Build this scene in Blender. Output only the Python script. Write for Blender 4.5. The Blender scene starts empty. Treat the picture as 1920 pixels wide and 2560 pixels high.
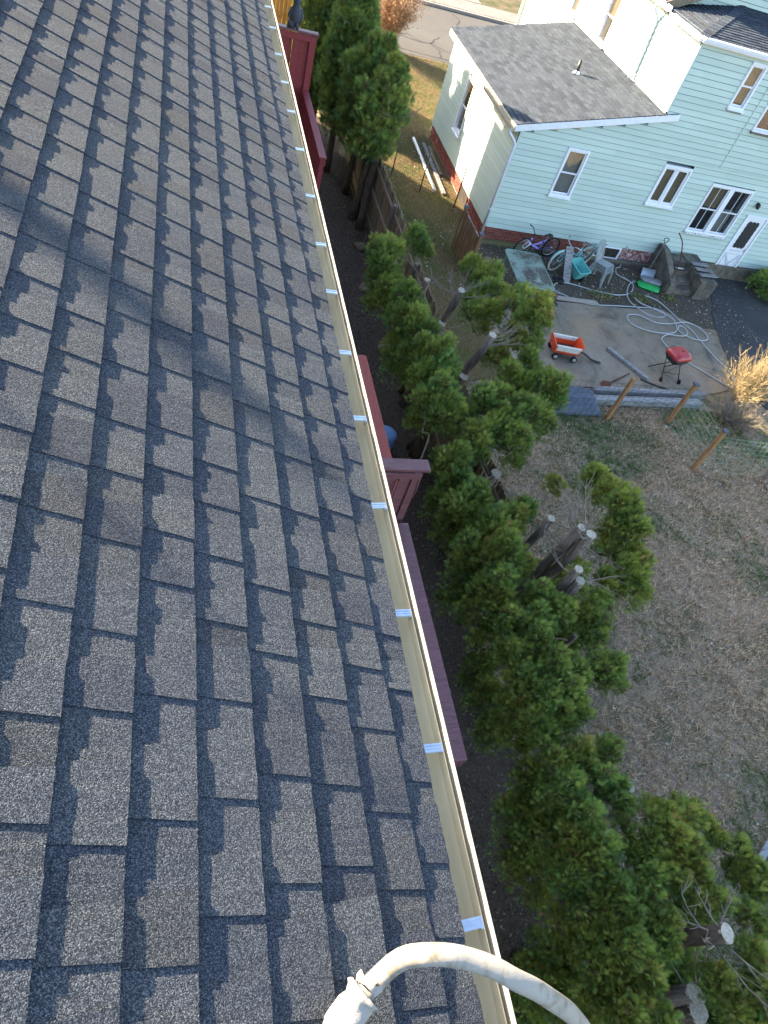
import bpy, math, random
import numpy as np
from mathutils import Matrix, Vector, noise as mnoise
random.seed(7); rng = np.random.default_rng(7)
R = math.radians
scene = bpy.context.scene
COL = scene.collection

# ------------------------------------------------------------------ camera
cam_d = bpy.data.cameras.new('camera'); cam = bpy.data.objects.new('camera', cam_d); COL.objects.link(cam)
scene.camera = cam
cam_d.sensor_fit = 'HORIZONTAL'; cam_d.sensor_width = 36.0; cam_d.lens = 1710.27 / 1920 * 36
cam_d.clip_start = 0.05; cam_d.clip_end = 2000
right = Vector((0.95289153, -0.176908, 0.24637631)); down = Vector((0.01741985, -0.77902827, -0.62674676)); fwd = Vector((0.30281063, 0.60151352, -0.73924773))
m = Matrix((right, -down, -fwd)).transposed().to_4x4(); m.translation = (0, 0, 9)
cam.matrix_world = m
scene.render.resolution_x = 768; scene.render.resolution_y = 1024

# ------------------------------------------------------------------ sky, sun, exposure
SUN_EL, SUN_AZ = R(20.2), R(132.5)            # azimuth counted from +X towards +Y
sdir = Vector((math.cos(SUN_EL) * math.cos(SUN_AZ), math.cos(SUN_EL) * math.sin(SUN_AZ), math.sin(SUN_EL)))
world = bpy.data.worlds.new('World'); scene.world = world; world.use_nodes = True
wn = world.node_tree; sky = wn.nodes.new('ShaderNodeTexSky'); sky.sky_type = 'NISHITA'; sky.sun_disc = False
sky.sun_elevation = SUN_EL; sky.sun_rotation = math.pi / 2 - SUN_AZ; sky.air_density = 1.0; sky.dust_density = 1.0; sky.ozone_density = 1.0
bg = wn.nodes['Background']; wn.links.new(sky.outputs[0], bg.inputs[0]); bg.inputs[1].default_value = 0.092
sun_d = bpy.data.lights.new('sun', 'SUN'); sun_d.energy = 5.0; sun_d.angle = R(0.53); sun_d.color = (1.0, 0.83, 0.58)
sun = bpy.data.objects.new('sun', sun_d); COL.objects.link(sun); sun.rotation_euler = sdir.to_track_quat('Z', 'Y').to_euler()
vs = scene.view_settings; vs.view_transform = 'Standard'; vs.look = 'None'; vs.gamma = 1; vs.use_curve_mapping = False; vs.exposure = 2.95

# ------------------------------------------------------------------ helpers
def tag(o, label=None, cat=None, group=None, kind=None):
    if label: o['label'] = label
    if cat: o['category'] = cat
    if group: o['group'] = group
    if kind: o['kind'] = kind
    return o
def link(name, me, parent=None):
    o = bpy.data.objects.new(name, me); COL.objects.link(o)
    if parent:
        o.parent = parent
        if parent.type == 'EMPTY': o.matrix_parent_inverse = Matrix.Translation(-parent.location)
    return o
def thing(name, loc, label, cat, group=None):
    o = bpy.data.objects.new(name, None); COL.objects.link(o); o.location = loc; o.empty_display_size = 0.2
    return tag(o, label, cat, group)
class MB:
    """collects simple solids in world coordinates"""
    def __init__(s): s.v = []; s.f = []; s.sm = []
    def add(s, vs_, fs, smooth=False):
        k = len(s.v); s.v += [tuple(v) for v in vs_]; s.f += [tuple(i + k for i in f) for f in fs]; s.sm += [smooth] * len(fs); return s
    def box(s, c, d, rot=None, b=0.0, org=None):
        x, y, z = d[0] / 2, d[1] / 2, d[2] / 2
        if b > 0:
            vs_ = []
            for sx in (-1, 1):
                for sy in (-1, 1):
                    for sz in (-1, 1):
                        vs_ += [(sx * x, sy * (y - b), sz * (z - b)), (sx * (x - b), sy * y, sz * (z - b)), (sx * (x - b), sy * (y - b), sz * z)]
            idx = lambda sx, sy, sz, k: ((sx * 4 + sy * 2 + sz) * 3 + k)
            fs = []
            for a in (0, 1):
                q = [idx(a, 0, 0, 0), idx(a, 1, 0, 0), idx(a, 1, 1, 0), idx(a, 0, 1, 0)]; fs.append(q if a else q[::-1])
                q = [idx(0, a, 0, 1), idx(0, a, 1, 1), idx(1, a, 1, 1), idx(1, a, 0, 1)]; fs.append(q if a else q[::-1])
                q = [idx(0, 0, a, 2), idx(1, 0, a, 2), idx(1, 1, a, 2), idx(0, 1, a, 2)]; fs.append(q if a else q[::-1])
            for p in (0, 1):
                for q in (0, 1):
                    fs.append([idx(p, q, 0, 0), idx(p, q, 1, 0), idx(p, q, 1, 1), idx(p, q, 0, 1)])
                    fs.append([idx(p, 0, q, 0), idx(p, 1, q, 0), idx(p, 1, q, 2), idx(p, 0, q, 2)])
                    fs.append([idx(0, p, q, 1), idx(1, p, q, 1), idx(1, p, q, 2), idx(0, p, q, 2)])
                    for t in (0, 1): fs.append([idx(p, q, t, 0), idx(p, q, t, 1), idx(p, q, t, 2)])
        else:
            vs_ = [(sx * x, sy * y, sz * z) for sx in (-1, 1) for sy in (-1, 1) for sz in (-1, 1)]
            fs = [(0, 1, 3, 2), (4, 6, 7, 5), (0, 4, 5, 1), (2, 3, 7, 6), (0, 2, 6, 4), (1, 5, 7, 3)]
        M_ = Matrix.Identity(3) if rot is None else rot
        c = Vector(c)
        return s.add([M_ @ Vector(v) + c for v in vs_], fs)
    def bar(s, a, b, w, h, up=(0, 0, 1), bev=0.0):
        a = Vector(a); b = Vector(b); d = (b - a); L = d.length; d.normalize(); up = Vector(up)
        if abs(d.dot(up)) > .98: up = Vector((1, 0, 0))
        y = up.cross(d).normalized(); z = d.cross(y)
        return s.box((a + b) / 2, (L, w, h), Matrix((d, y, z)).transposed(), bev)
    def tube(s, pts, r, n=8, cap=True, flat=1.0, up=(0, 0, 1)):
        pts = [Vector(p) for p in pts]; rs = r if isinstance(r, (list, tuple)) else [r] * len(pts)
        vs_ = []; fs = []; N = len(pts); prev = None
        for i, p in enumerate(pts):
            t = (pts[min(i + 1, N - 1)] - pts[max(i - 1, 0)]).normalized()
            u = Vector(up) if prev is None else prev
            if abs(u.dot(t)) > .97: u = Vector((1, .3, 0))
            y = (u - t * u.dot(t)).normalized(); x = y.cross(t); prev = y
            for k in range(n):
                a = 2 * math.pi * k / n; vs_.append(p + x * math.cos(a) * rs[i] + y * math.sin(a) * rs[i] * flat)
        for i in range(N - 1):
            for k in range(n):
                fs.append((i * n + k, i * n + (k + 1) % n, (i + 1) * n + (k + 1) % n, (i + 1) * n + k))
        if cap: fs += [tuple(range(n))[::-1], tuple((N - 1) * n + k for k in range(n))]
        return s.add(vs_, fs, True)
    def ring(s, c, ax, Rr, r, n=32, k=8):
        c = Vector(c); ax = Vector(ax).normalized(); u = ax.orthogonal().normalized(); w = ax.cross(u); vs_ = []; fs = []
        for i in range(n):
            a = 2 * math.pi * i / n; d = u * math.cos(a) + w * math.sin(a)
            for j in range(k):
                b = 2 * math.pi * j / k; vs_.append(c + d * (Rr + r * math.cos(b)) + ax * r * math.sin(b))
        for i in range(n):
            for j in range(k): fs.append((i * k + j, ((i + 1) % n) * k + j, ((i + 1) % n) * k + (j + 1) % k, i * k + (j + 1) % k))
        return s.add(vs_, fs, True)
    def disc(s, c, ax, r, h, n=20):
        c = Vector(c); ax = Vector(ax).normalized(); return s.tube([c - ax * h / 2, c + ax * h / 2], r, n)
    def poly(s, pts, z0, z1):
        n = len(pts); vs_ = [(p[0], p[1], z0) for p in pts] + [(p[0], p[1], z1) for p in pts]
        fs = [tuple(range(n))[::-1], tuple(range(n, 2 * n))] + [(i, (i + 1) % n, n + (i + 1) % n, n + i) for i in range(n)]
        return s.add(vs_, fs)
    def prism(s, pts3, vec):
        n = len(pts3); vec = Vector(vec); vs_ = [Vector(p) for p in pts3] + [Vector(p) + vec for p in pts3]
        fs = [tuple(range(n))[::-1], tuple(range(n, 2 * n))] + [(i, (i + 1) % n, n + (i + 1) % n, n + i) for i in range(n)]
        return s.add(vs_, fs)
    def lathe(s, c, prof, n=20, sq=0.0):
        vs_ = []; fs = []
        for (r, z) in prof:
            for k in range(n):
                a = 2 * math.pi * k / n; vs_.append((c[0] + r * math.cos(a), c[1] + r * math.sin(a), c[2] + z))
        for i in range(len(prof) - 1):
            for k in range(n): fs.append((i * n + k, i * n + (k + 1) % n, (i + 1) * n + (k + 1) % n, (i + 1) * n + k))
        fs += [tuple(range(n))[::-1], tuple((len(prof) - 1) * n + k for k in range(n))]
        return s.add(vs_, fs, True)
    def mesh(s, name, mat):
        me = bpy.data.meshes.new(name); me.from_pydata(s.v, [], s.f)
        me.polygons.foreach_set('use_smooth', s.sm); me.materials.append(mat); me.update(); return me
    def build(s, name, mat, parent=None): return link(name, s.mesh(name, mat), parent)
def np_mesh(name, V, T, mat, col=None, smooth=False):
    """fast triangle/quad mesh from numpy arrays"""
    k = T.shape[1]; me = bpy.data.meshes.new(name); me.vertices.add(len(V)); me.vertices.foreach_set('co', V.astype(np.float32).ravel())
    me.loops.add(T.size); me.loops.foreach_set('vertex_index', T.astype(np.int32).ravel())
    me.polygons.add(len(T)); me.polygons.foreach_set('loop_start', np.arange(0, T.size, k, dtype=np.int32)); me.polygons.foreach_set('loop_total', np.full(len(T), k, np.int32))
    me.polygons.foreach_set('use_smooth', np.full(len(T), smooth))
    me.update(calc_edges=True); me.materials.append(mat)
    if col is not None:
        ca = me.color_attributes.new('tint', 'FLOAT_COLOR', 'POINT'); c4 = np.ones((len(V), 4), np.float32); c4[:, :3] = col; ca.data.foreach_set('color', c4.ravel())
    return me

# ------------------------------------------------------------------ materials
class NT:
    def __init__(s, name, rough=.8, spec=.3, metal=0.0):
        s.m = bpy.data.materials.new(name); s.m.use_nodes = True; s.t = s.m.node_tree; s.b = s.t.nodes['Principled BSDF']
        s.b.inputs['Roughness'].default_value = rough; s.b.inputs['Specular IOR Level'].default_value = spec; s.b.inputs['Metallic'].default_value = metal
        s.pos = s.t.nodes.new('ShaderNodeNewGeometry')
    def n(s, ty, **kw):
        x = s.t.nodes.new(ty)
        for k, v in kw.items():
            if k in x.inputs.keys(): x.inputs[k].default_value = v
            else: setattr(x, k, v)
        return x
    def l(s, a, b): s.t.links.new(a, b)
    def noise(s, scale, detail=4, rough=.55, vec=None, dist=0.0):
        x = s.n('ShaderNodeTexNoise'); x.inputs['Scale'].default_value = scale; x.inputs['Detail'].default_value = detail; x.inputs['Roughness'].default_value = rough; x.inputs['Distortion'].default_value = dist
        s.l(vec or s.pos.outputs['Position'], x.inputs['Vector']); return x.outputs['Fac']
    def mapped(s, sc):
        x = s.n('ShaderNodeMapping'); x.inputs['Scale'].default_value = sc; s.l(s.pos.outputs['Position'], x.inputs['Vector']); return x.outputs[0]
    def ramp(s, fac, stops):
        x = s.n('ShaderNodeValToRGB'); e = x.color_ramp.elements
        while len(e) < len(stops): e.new(.5)
        for el, (p, c) in zip(e, stops): el.position = p; el.color = (*c, 1) if len(c) == 3 else c
        s.l(fac, x.inputs[0]); return x.outputs[0]
    def mix(s, fac, a, b, mode='MIX'):
        x = s.n('ShaderNodeMix', data_type='RGBA', blend_type=mode)
        for sock, val in ((x.inputs[0], fac), (x.inputs[6], a), (x.inputs[7], b)):
            if isinstance(val, (int, float)): sock.default_value = val
            elif isinstance(val, tuple): sock.default_value = (*val, 1)
            else: s.l(val, sock)
        return x.outputs[2]
    def math(s, op, a, b=0.0):
        x = s.n('ShaderNodeMath', operation=op)
        for sock, val in ((x.inputs[0], a), (x.inputs[1], b)):
            if isinstance(val, (int, float)): sock.default_value = val
            else: s.l(val, sock)
        return x.outputs[0]
    def col(s, c): 
        if isinstance(c, tuple): s.b.inputs['Base Color'].default_value = (*c, 1)
        else: s.l(c, s.b.inputs['Base Color'])
    def bump(s, h, strength=.5, dist=.01):
        x = s.n('ShaderNodeBump'); x.inputs['Strength'].default_value = strength; x.inputs['Distance'].default_value = dist; s.l(h, x.inputs['Height']); s.l(x.outputs[0], s.b.inputs['Normal'])
def M(name, c, c2=None, scale=6, rough=.75, spec=.3, metal=0.0, bump=0.0, bscale=60, bd=.004, stretch=None, rnd=0.0, lo=.35, hi=.65):
    s = NT(name, rough, spec, metal); vec = s.mapped(stretch) if stretch else None
    out = None
    if c2:
        f = s.noise(scale, 6, .6, vec); out = s.ramp(f, [(lo, c), (hi, c2)])
    if rnd:
        oi = s.n('ShaderNodeObjectInfo'); v = s.math('MULTIPLY_ADD', oi.outputs['Random'], 2 * rnd); v.node.inputs[2].default_value = 1 - rnd
        cc = s.n('ShaderNodeCombineColor'); [s.l(v, cc.inputs[i]) for i in range(3)]
        out = s.mix(1.0, out if out else c, cc.outputs[0], 'MULTIPLY')
    s.col(out if out else c)
    if bump: s.bump(s.noise(bscale, 5, .6, vec), bump, bd)
    return s.m
def tint_mat(name, rough=.7, spec=.2, trans=0.0):
    s = NT(name, rough, spec); a = s.n('ShaderNodeVertexColor', layer_name='tint'); s.l(a.outputs[0], s.b.inputs['Base Color'])
    if trans:
        tr = s.n('ShaderNodeBsdfTranslucent'); s.l(a.outputs[0], tr.inputs[0]); mx = s.n('ShaderNodeMixShader'); mx.inputs[0].default_value = trans
        s.l(s.b.outputs[0], mx.inputs[1]); s.l(tr.outputs[0], mx.inputs[2]); s.l(mx.outputs[0], s.t.nodes['Material Output'].inputs[0])
    return s.m
def shingle_mat(name, cells, tan=1.0, bumpd=.012, bumps=1.0, tones=None):
    s = NT(name, .95, .12); vo = s.n('ShaderNodeTexVoronoi'); vo.inputs['Scale'].default_value = cells; s.l(s.pos.outputs['Position'], vo.inputs['Vector'])
    sep = s.n('ShaderNodeSeparateColor'); s.l(vo.outputs['Color'], sep.inputs[0])
    base = s.ramp(sep.outputs[0], [(0, (.030 * tan, .037 * tan, .053 * tan)), (.35, (.056 * tan, .068 * tan, .092 * tan)), (.62, (.098 * tan, .114 * tan, .144 * tan)), (.84, (.172 * tan, .193 * tan, .228 * tan)), (1, (.285 * tan, .31 * tan, .35 * tan))])
    oi = s.n('ShaderNodeObjectInfo'); isl = s.math('ADD', oi.outputs['Random'], s.pos.outputs['Random Per Island']); fr = s.math('FRACT', isl)
    tone = s.ramp(fr, tones or [(0, (.74, .74, .78)), (.35, (1, 1, 1)), (.7, (1.14, 1.12, 1.06)), (1, (.88, .84, .79))])
    big = s.ramp(s.noise(2.2, 3), [(.3, (.93, .95, .99)), (.7, (1.05, 1.04, 1.02))])
    c = s.mix(1.0, base, tone, 'MULTIPLY'); c = s.mix(1.0, c, big, 'MULTIPLY'); s.col(c)
    n1 = s.noise(cells * .55, 2, .5); h = s.math('ADD', s.math('MULTIPLY', vo.outputs['Distance'], -1.0), n1); s.bump(h, bumps, bumpd)
    return s.m
MAT = dict(
    shingle=shingle_mat('granule_shingle', 520), far_shingle=shingle_mat('weathered_shingle', 150, .52, .0015, .4, [(0, (.60, .63, .68)), (.3, (.80, .83, .87)), (.6, (.93, .96, 1.0)), (1, (1.12, 1.14, 1.16))]),
    gut_in=M('cream_gutter_enamel', (.78, .66, .44), (.70, .58, .38), 3, .45, .4), gut_lip=M('white_gutter_enamel', (.45, .41, .33), (.36, .32, .25), 8, .4, .4),
    metal=M('galvanised_strap', (.62, .66, .72), (.75, .78, .82), 40, .28, .5, .85), alu=M('dusty_aluminium', (.30, .275, .235), (.17, .14, .10), 26, .6, .4, .1, .4, 70, .002, lo=.50, hi=.70),
    rag=M('grey_cotton_rag', (.30, .28, .25), (.35, .325, .29), 30, .95, .1, 0, .6, 140, .004),
    stucco=M('house_wall_paint', (.42, .36, .28), (.46, .40, .31), 3, .85, .2, 0, .3, 80),
    maroon=M('maroon_stain', (.17, .022, .028), (.22, .034, .040), 3, .55, .35, 0, .35, 60, .003, (6, 1, 6)), mauve=M('faded_maroon_stain', (.185, .075, .085), (.115, .045, .055), 2.5, .5, .4, 0, .6, 30, .005, (2, 14, 14)),
    redcap=M('worn_red_stain', (.30, .065, .05), (.19, .05, .045), 3.5, .7, .25, 0, .5, 40, .004, (10, 1.4, 10), lo=.45, hi=.75),
    lap_shade=M('siding_lap_shade', (.20, .255, .23), (.26, .33, .30), 3, .8, .1), mint=M('mint_aluminium_siding', (.435, .54, .495), (.48, .58, .53), 2.2, .5, .35, 0, .08, 9, .01, (.35, .35, 1.6), .05), white=M('white_trim_paint', (.78, .78, .80), (.70, .71, .75), 10, .5, .4), peel=M('peeling_white_paint', (.74, .73, .74), (.22, .19, .17), 26, .8, .2, 0, .5, 50, .006, lo=.5, hi=.56),
    brick=M('red_brick', (.29, .085, .060), (.17, .052, .042), 20, .9, .15, 0, .5, 120, .004, None, .25), brick_white=M('limewashed_brick', (.27, .085, .07), (.55, .46, .46), 9, .9, .15, 0, .5, 120, .004, None, .15, .46, .60), mortar=M('lime_mortar', (.42, .35, .32), (.33, .27, .25), 12, .95, .1, 0, .4, 90),
    found=M('stained_concrete', (.19, .165, .13), (.10, .088, .07), 5, .9, .15, 0, .6, 40, .01), step=M('weathered_step_concrete', (.17, .15, .122), (.085, .076, .066), 4, .9, .15, 0, .4, 60, .006, lo=.38, hi=.62), moss=M('mossy_concrete', (.16, .15, .05), (.12, .11, .085), 12, .95, .1, 0, .6, 50, .01),
    blind=M('grey_blind', (.30, .29, .27), None), room=M('dim_room', (.05, .042, .036), (.03, .026, .024), 3, .9, .1), reflection_curtain=M('tan_reflection_curtain', (.36, .25, .14), (.22, .15, .085), 7, .9, .1, stretch=(14, 1, .5)), black=M('black_plastic', (.018, .019, .022), (.03, .03, .034), 20, .5, .35), rubber=M('black_rubber', (.022, .022, .024), None, 6, .85, .2), blackmetal=M('black_steel', (.025, .025, .028), (.06, .045, .035), 30, .45, .4),
    cream_trim=M('cream_trim_paint', (.72, .66, .48), (.66, .58, .40), 6, .6, .3), downpipe=M('pale_downpipe', (.62, .62, .68), (.56, .57, .62), 6, .4, .4),
    old_wood=M('silvered_wood', (.30, .23, .16), (.16, .122, .088), 4, .9, .1, 0, .6, 30, .006, (9, 9, .7), .22), brown_wood=M('brown_fence_wood', (.30, .18, .10), (.14, .085, .052), 4, .9, .1, 0, .6, 30, .006, (9, 9, .7), .25), tan_fence=M('new_cedar_fence', (.55, .30, .10), (.42, .22, .07), 4, .8, .2, 0, .3, 30, .004, (9, 9, .6), .12),
    post=M('treated_pine_post', (.33, .185, .085), (.20, .11, .055), 3, .8, .2, 0, .5, 30, .006, (8, 8, .6)), cap=M('grey_post_cap', (.055, .062, .085), (.085, .095, .12), 30, .5, .4),
    grey_wood=M('grey_timber', (.30, .30, .31), (.15, .14, .135), 4, .9, .1, 0, .7, 40, .008, (.8, 9, 9)), bluegrey_wood=M('painted_grey_timber', (.27, .275, .285), (.10, .088, .08), 5, .85, .15, 0, .6, 40, .007, (.8, 9, 9), 0, .46, .66), plank=M('salvaged_board', (.25, .19, .14), (.36, .34, .32), 3, .9, .1, 0, .5, 30, .006, (1, 8, 8)),
    bark=M('cedar_bark', (.16, .115, .085), (.07, .05, .04), 5, .95, .1, 0, .9, 22, .02, (6, 6, .8)), pale_bark=M('grey_cedar_bark', (.235, .19, .165), (.11, .085, .07), 5, .95, .1, 0, .8, 24, .015, (6, 6, .8)), twig=M('dry_grey_twig', (.28, .235, .20), (.18, .14, .115), 20, .9, .1), cut=M('fresh_cut_wood', (.46, .41, .34), (.30, .25, .19), 40, .85, .15, 0, .3, 120),
    orange=M('orange_plastic', (.70, .075, .018), (.64, .065, .016), 12, .45, .4), cream_pl=M('dirty_white_plastic', (.66, .64, .60), (.52, .48, .42), 14, .6, .3), sludge=M('dark_grimy_water', (.14, .045, .03), (.045, .03, .026), 9, .35, .4), grill=M('red_enamel', (.36, .022, .028), (.30, .02, .024), 12, .22, .5), 
    hose=M('grey_garden_hose', (.42, .44, .46), (.34, .35, .36), 20, .45, .4), teal=M('teal_plastic', (.13, .42, .40), (.10, .36, .35), 10, .5, .35), teal_paint=M('pale_teal_enamel', (.22, .52, .55), (.18, .46, .50), 14, .35, .45), purple=M('purple_enamel', (.28, .22, .62), (.34, .30, .70), 10, .35, .5), bikewhite=M('white_enamel', (.75, .76, .80), None, 6, .35, .45), navy=M('dark_blue_enamel', (.05, .05, .16), None, 6, .4, .4), whitewall=M('grubby_white_tyre', (.58, .55, .48), (.42, .38, .32), 20, .8, .2), chrome=M('bicycle_chrome', (.62, .62, .64), None, 6, .3, .5, .9), saddle=M('brown_vinyl', (.13, .10, .085), (.2, .17, .14), 20, .6, .3),
    resin=M('grey_resin_chair', (.34, .36, .36), (.25, .27, .26), 14, .6, .3), tblgreen=M('green_powder_coat', (.13, .26, .22), (.11, .21, .18), 12, .4, .4), green_bag=M('green_bag_plastic', (.015, .38, .09), (.012, .30, .07), 20, .35, .45, 0, .4, 30, .01), greybag=M('grey_bag_film', (.22, .23, .25), (.12, .12, .13), 12, .4, .4, 0, .5, 30, .01), shovel=M('scuffed_aluminium_blade', (.52, .56, .62), (.42, .44, .5), 20, .35, .5, .5), rust=M('rusty_steel', (.14, .052, .028), (.075, .034, .022), 20, .9, .2, 0, .5, 60), blue=M('blue_plastic_lid', (.16, .27, .50), (.20, .32, .54), 8, .5, .35), matcol=M('blue_grey_tarp', (.085, .105, .145), (.055, .066, .09), 8, .55, .35, 0, .5, 40, .008), stone=M('mossy_stone', (.22, .17, .10), (.13, .105, .075), 9, .9, .1, 0, .8, 25, .02),
    owl=M('dark_grey_owl_plastic', (.055, .06, .075), (.035, .038, .05), 22, .6, .3, 0, .8, 60, .01), wire=M('green_wire', (.16, .33, .22), None, 6, .5, .4), darkwire=M('dark_wire', (.05, .045, .04), None, 6, .6, .3), pot=M('pale_blue_plastic', (.45, .55, .62), None, 6, .5, .35),
)
def glass_mat():
    s = NT('window_glass'); t = s.t; t.nodes.remove(s.b); tr = s.n('ShaderNodeBsdfTransparent'); tr.inputs[0].default_value = (.86, .88, .88, 1); gl = s.n('ShaderNodeBsdfGlossy'); gl.inputs['Roughness'].default_value = .015
    lw = s.n('ShaderNodeLayerWeight'); lw.inputs[0].default_value = .5; pw = s.math('POWER', lw.outputs['Facing'], 2.2); fr = s.math('MULTIPLY_ADD', pw, .8).node; fr.inputs[2].default_value = .08; mx = s.n('ShaderNodeMixShader'); s.l(fr.outputs[0], mx.inputs[0]); s.l(tr.outputs[0], mx.inputs[1]); s.l(gl.outputs[0], mx.inputs[2]); s.l(mx.outputs[0], t.nodes['Material Output'].inputs[0]); return s.m
MAT['glass'] = glass_mat()

# ------------------------------------------------------------------ ground, street, patio
def lawn_mat():
    s = NT('winter_lawn', .95, .08); n1 = s.noise(.55, 5, .62); n2 = s.noise(26, 4, .7); n3 = s.noise(120, 3, .7); n4 = s.noise(2.6, 5, .7)
    dry = s.ramp(n2, [(.25, (.21, .15, .10)), (.5, (.45, .335, .235)), (.75, (.64, .505, .37))]); grn = s.ramp(n2, [(.3, (.04, .062, .024)), (.7, (.12, .165, .065))])
    c = s.mix(s.ramp(s.math('MULTIPLY', n1, n4), [(.225, (0, 0, 0)), (.34, (.85, .85, .85))]), dry, grn); c = s.mix(s.ramp(n3, [(.35, (.55, .55, .55)), (.65, (0, 0, 0))]), c, (.075, .056, .042)); c = s.mix(s.ramp(s.noise(4.5, 5, .7), [(.42, (0, 0, 0)), (.66, (.65, .65, .65))]), c, (.20, .148, .115)); s.col(c); s.bump(s.math('ADD', n3, n2), .9, .02); return s.m
def mulch_mat():
    s = NT('dark_bark_mulch', .95, .08); n1 = s.noise(45, 5, .7); n2 = s.noise(9, 4, .6); s.col(s.mix(s.ramp(n2, [(.4, (0, 0, 0)), (.7, (.5, .5, .5))]), s.ramp(n1, [(.3, (.034, .027, .022)), (.55, (.115, .085, .066)), (.8, (.26, .195, .15))]), (.10, .072, .054))); s.bump(n1, 1.0, .03); return s.m
def conc_mat():
    s = NT('stained_patio_concrete', .9, .15); n1 = s.noise(1.1, 5, .65, None, .6); n2 = s.noise(60, 3, .7); n3 = s.noise(3.1, 5, .7); n4 = s.noise(.7, 3)
    c = s.ramp(n1, [(.28, (.092, .080, .066)), (.46, (.215, .182, .142)), (.72, (.275, .235, .186))]); c = s.mix(s.ramp(n3, [(.52, (0, 0, 0)), (.72, (.55, .55, .55))]), c, (.095, .085, .08)); c = s.mix(s.ramp(n4, [(.5, (0, 0, 0)), (.68, (.5, .5, .5))]), c, (.29, .205, .12)); c = s.mix(1.0, c, s.ramp(n2, [(.3, (.62, .62, .64)), (.7, (1.25, 1.23, 1.2))]), 'MULTIPLY'); s.col(c); s.bump(n2, .6, .006); return s.m
def dirt_mat():
    s = NT('leafy_dirt', .95, .1); n1 = s.noise(18, 6, .75); n2 = s.noise(2.2, 4, .6); c = s.ramp(n1, [(.3, (.03, .026, .022)), (.55, (.10, .084, .066)), (.78, (.26, .225, .19))]); s.col(s.mix(s.ramp(n2, [(.4, (0, 0, 0)), (.65, (.6, .6, .6))]), c, (.075, .064, .05))); s.bump(n1, 1, .03); return s.m
def asph_mat(name, a, b, sc):
    s = NT(name, .9, .15); n1 = s.noise(90, 3, .7); n2 = s.noise(sc, 5, .6); c = s.ramp(n2, [(.3, a), (.7, b)]); c = s.mix(1.0, c, s.ramp(n1, [(.25, (.6, .6, .6)), (.75, (1.45, 1.45, 1.45))]), 'MULTIPLY'); s.col(c); s.bump(n1, .6, .006); return s.m
MAT.update(lawn=lawn_mat(), mulch=mulch_mat(), conc=conc_mat(), dirt=dirt_mat(), drive=asph_mat('driveway_asphalt', (.038, .038, .042), (.066, .064, .064), .8), street=asph_mat('street_asphalt', (.075, .070, .066), (.10, .093, .086), .35), walk=M('pale_sidewalk', (.22, .20, .18), (.17, .155, .14), 2, .9, .1, 0, .3, 80), crack=M('tar_crack', (.03, .028, .028), None, 6, .8, .2))
def sheet(name, pts, z, mat, thick=None, jag=0.0, seg=.35):
    if jag:
        out = []
        for i, p in enumerate(pts):
            q = pts[(i + 1) % len(pts)]; n = max(1, int(math.dist(p, q) / seg))
            out += [(p[0] + (q[0] - p[0]) * k / n + random.uniform(-jag, jag), p[1] + (q[1] - p[1]) * k / n + random.uniform(-jag, jag)) for k in range(n)]
        pts = out
    if thick: mb = MB().poly(pts, z - thick, z)
    else: mb = MB().add([(p[0], p[1], z) for p in pts], [tuple(range(len(pts)))])
    return tag(mb.build(name, mat), kind='structure')
sheet('lawn', [(-300, -300), (300, -300), (300, 300), (-300, 300)], 0, MAT['lawn'])
def yard_mat():
    s = NT('golden_side_yard_grass', .95, .08); n2 = s.noise(30, 4, .7); n1 = s.noise(.8, 5, .65); c = s.mix(s.ramp(n1, [(.45, (0, 0, 0)), (.62, (.9, .9, .9))]), s.ramp(n2, [(.3, (.075, .055, .028)), (.7, (.20, .145, .075))]), s.ramp(n2, [(.3, (.04, .05, .015)), (.7, (.13, .135, .04))])); s.col(c); s.bump(n2, .9, .03); return s.m
sheet('side_yard', [(4.95, 11.2), (7.6, 11.2), (7.5, 14.4), (7.4, 16.0), (8.6, 17.6), (8.6, 24.0), (60, 24.0), (60, 32.2), (-30, 32.2), (-30, 28.5), (4.95, 28.5)], .005, yard_mat(), None, .03, .6)
sheet('mulch_bed', [(-.5, -6), (4.75, -6), (4.9, 2), (4.7, 5), (4.95, 8), (4.95, 24), (-.5, 24)], .012, MAT['mulch'], None, .08)
sheet('dirt_strip', [(7.3, 14.4), (15.2, 14.3), (16.0, 16.0), (16.4, 17.44), (8.45, 17.44), (7.5, 16.0)], .008, MAT['dirt'], None, .06)
patio = sheet('patio', [(7.7, 11.15), (9.6, 11.25), (12.9, 11.3), (13.9, 11.6), (14.45, 12.6), (14.75, 13.6), (14.6, 14.35), (13.5, 15.0), (12.4, 14.85), (11.3, 14.8), (9.7, 14.75), (7.9, 14.65)], .035, MAT['conc'], .1, .03, .3)
sheet('driveway', [(16.35, 17.42), (16.15, 16.4), (15.5, 15.3), (15.0, 14.1), (14.65, 12.6), (14.6, 11.5), (15.2, 9.5), (16, 4), (16.5, -30), (24, -30), (24, 17.42)], .02, MAT['drive'], None, .05)
street = sheet('street', [(-200, 32.3), (200, 32.3), (200, 40.55), (-200, 40.55)], .012, MAT['street'])
sheet('kerb', [(-200, 40.55), (200, 40.55), (200, 40.75), (-200, 40.75)], .13, M('kerb_stone', (.30, .27, .24), (.24, .21, .19), 3, .9, .1), .13)
walk = tag(MB().box((0, 41.2, .11), (.1, .1, .02)).build('sidewalk', MAT['walk']), kind='structure')
for i in range(-6, 30): MB().box((i * 1.5 + .75, 41.75, .115), (1.47, 1.9, .05), None, .006).build('paving_slab', MAT['walk'], walk)
for i in range(2): MB().box((15.2 + i * .01, 43.6 + i * 1.6, .112), (1.2, 1.57, .05), None, .006).build('paving_slab', MAT['walk'], walk)
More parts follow.
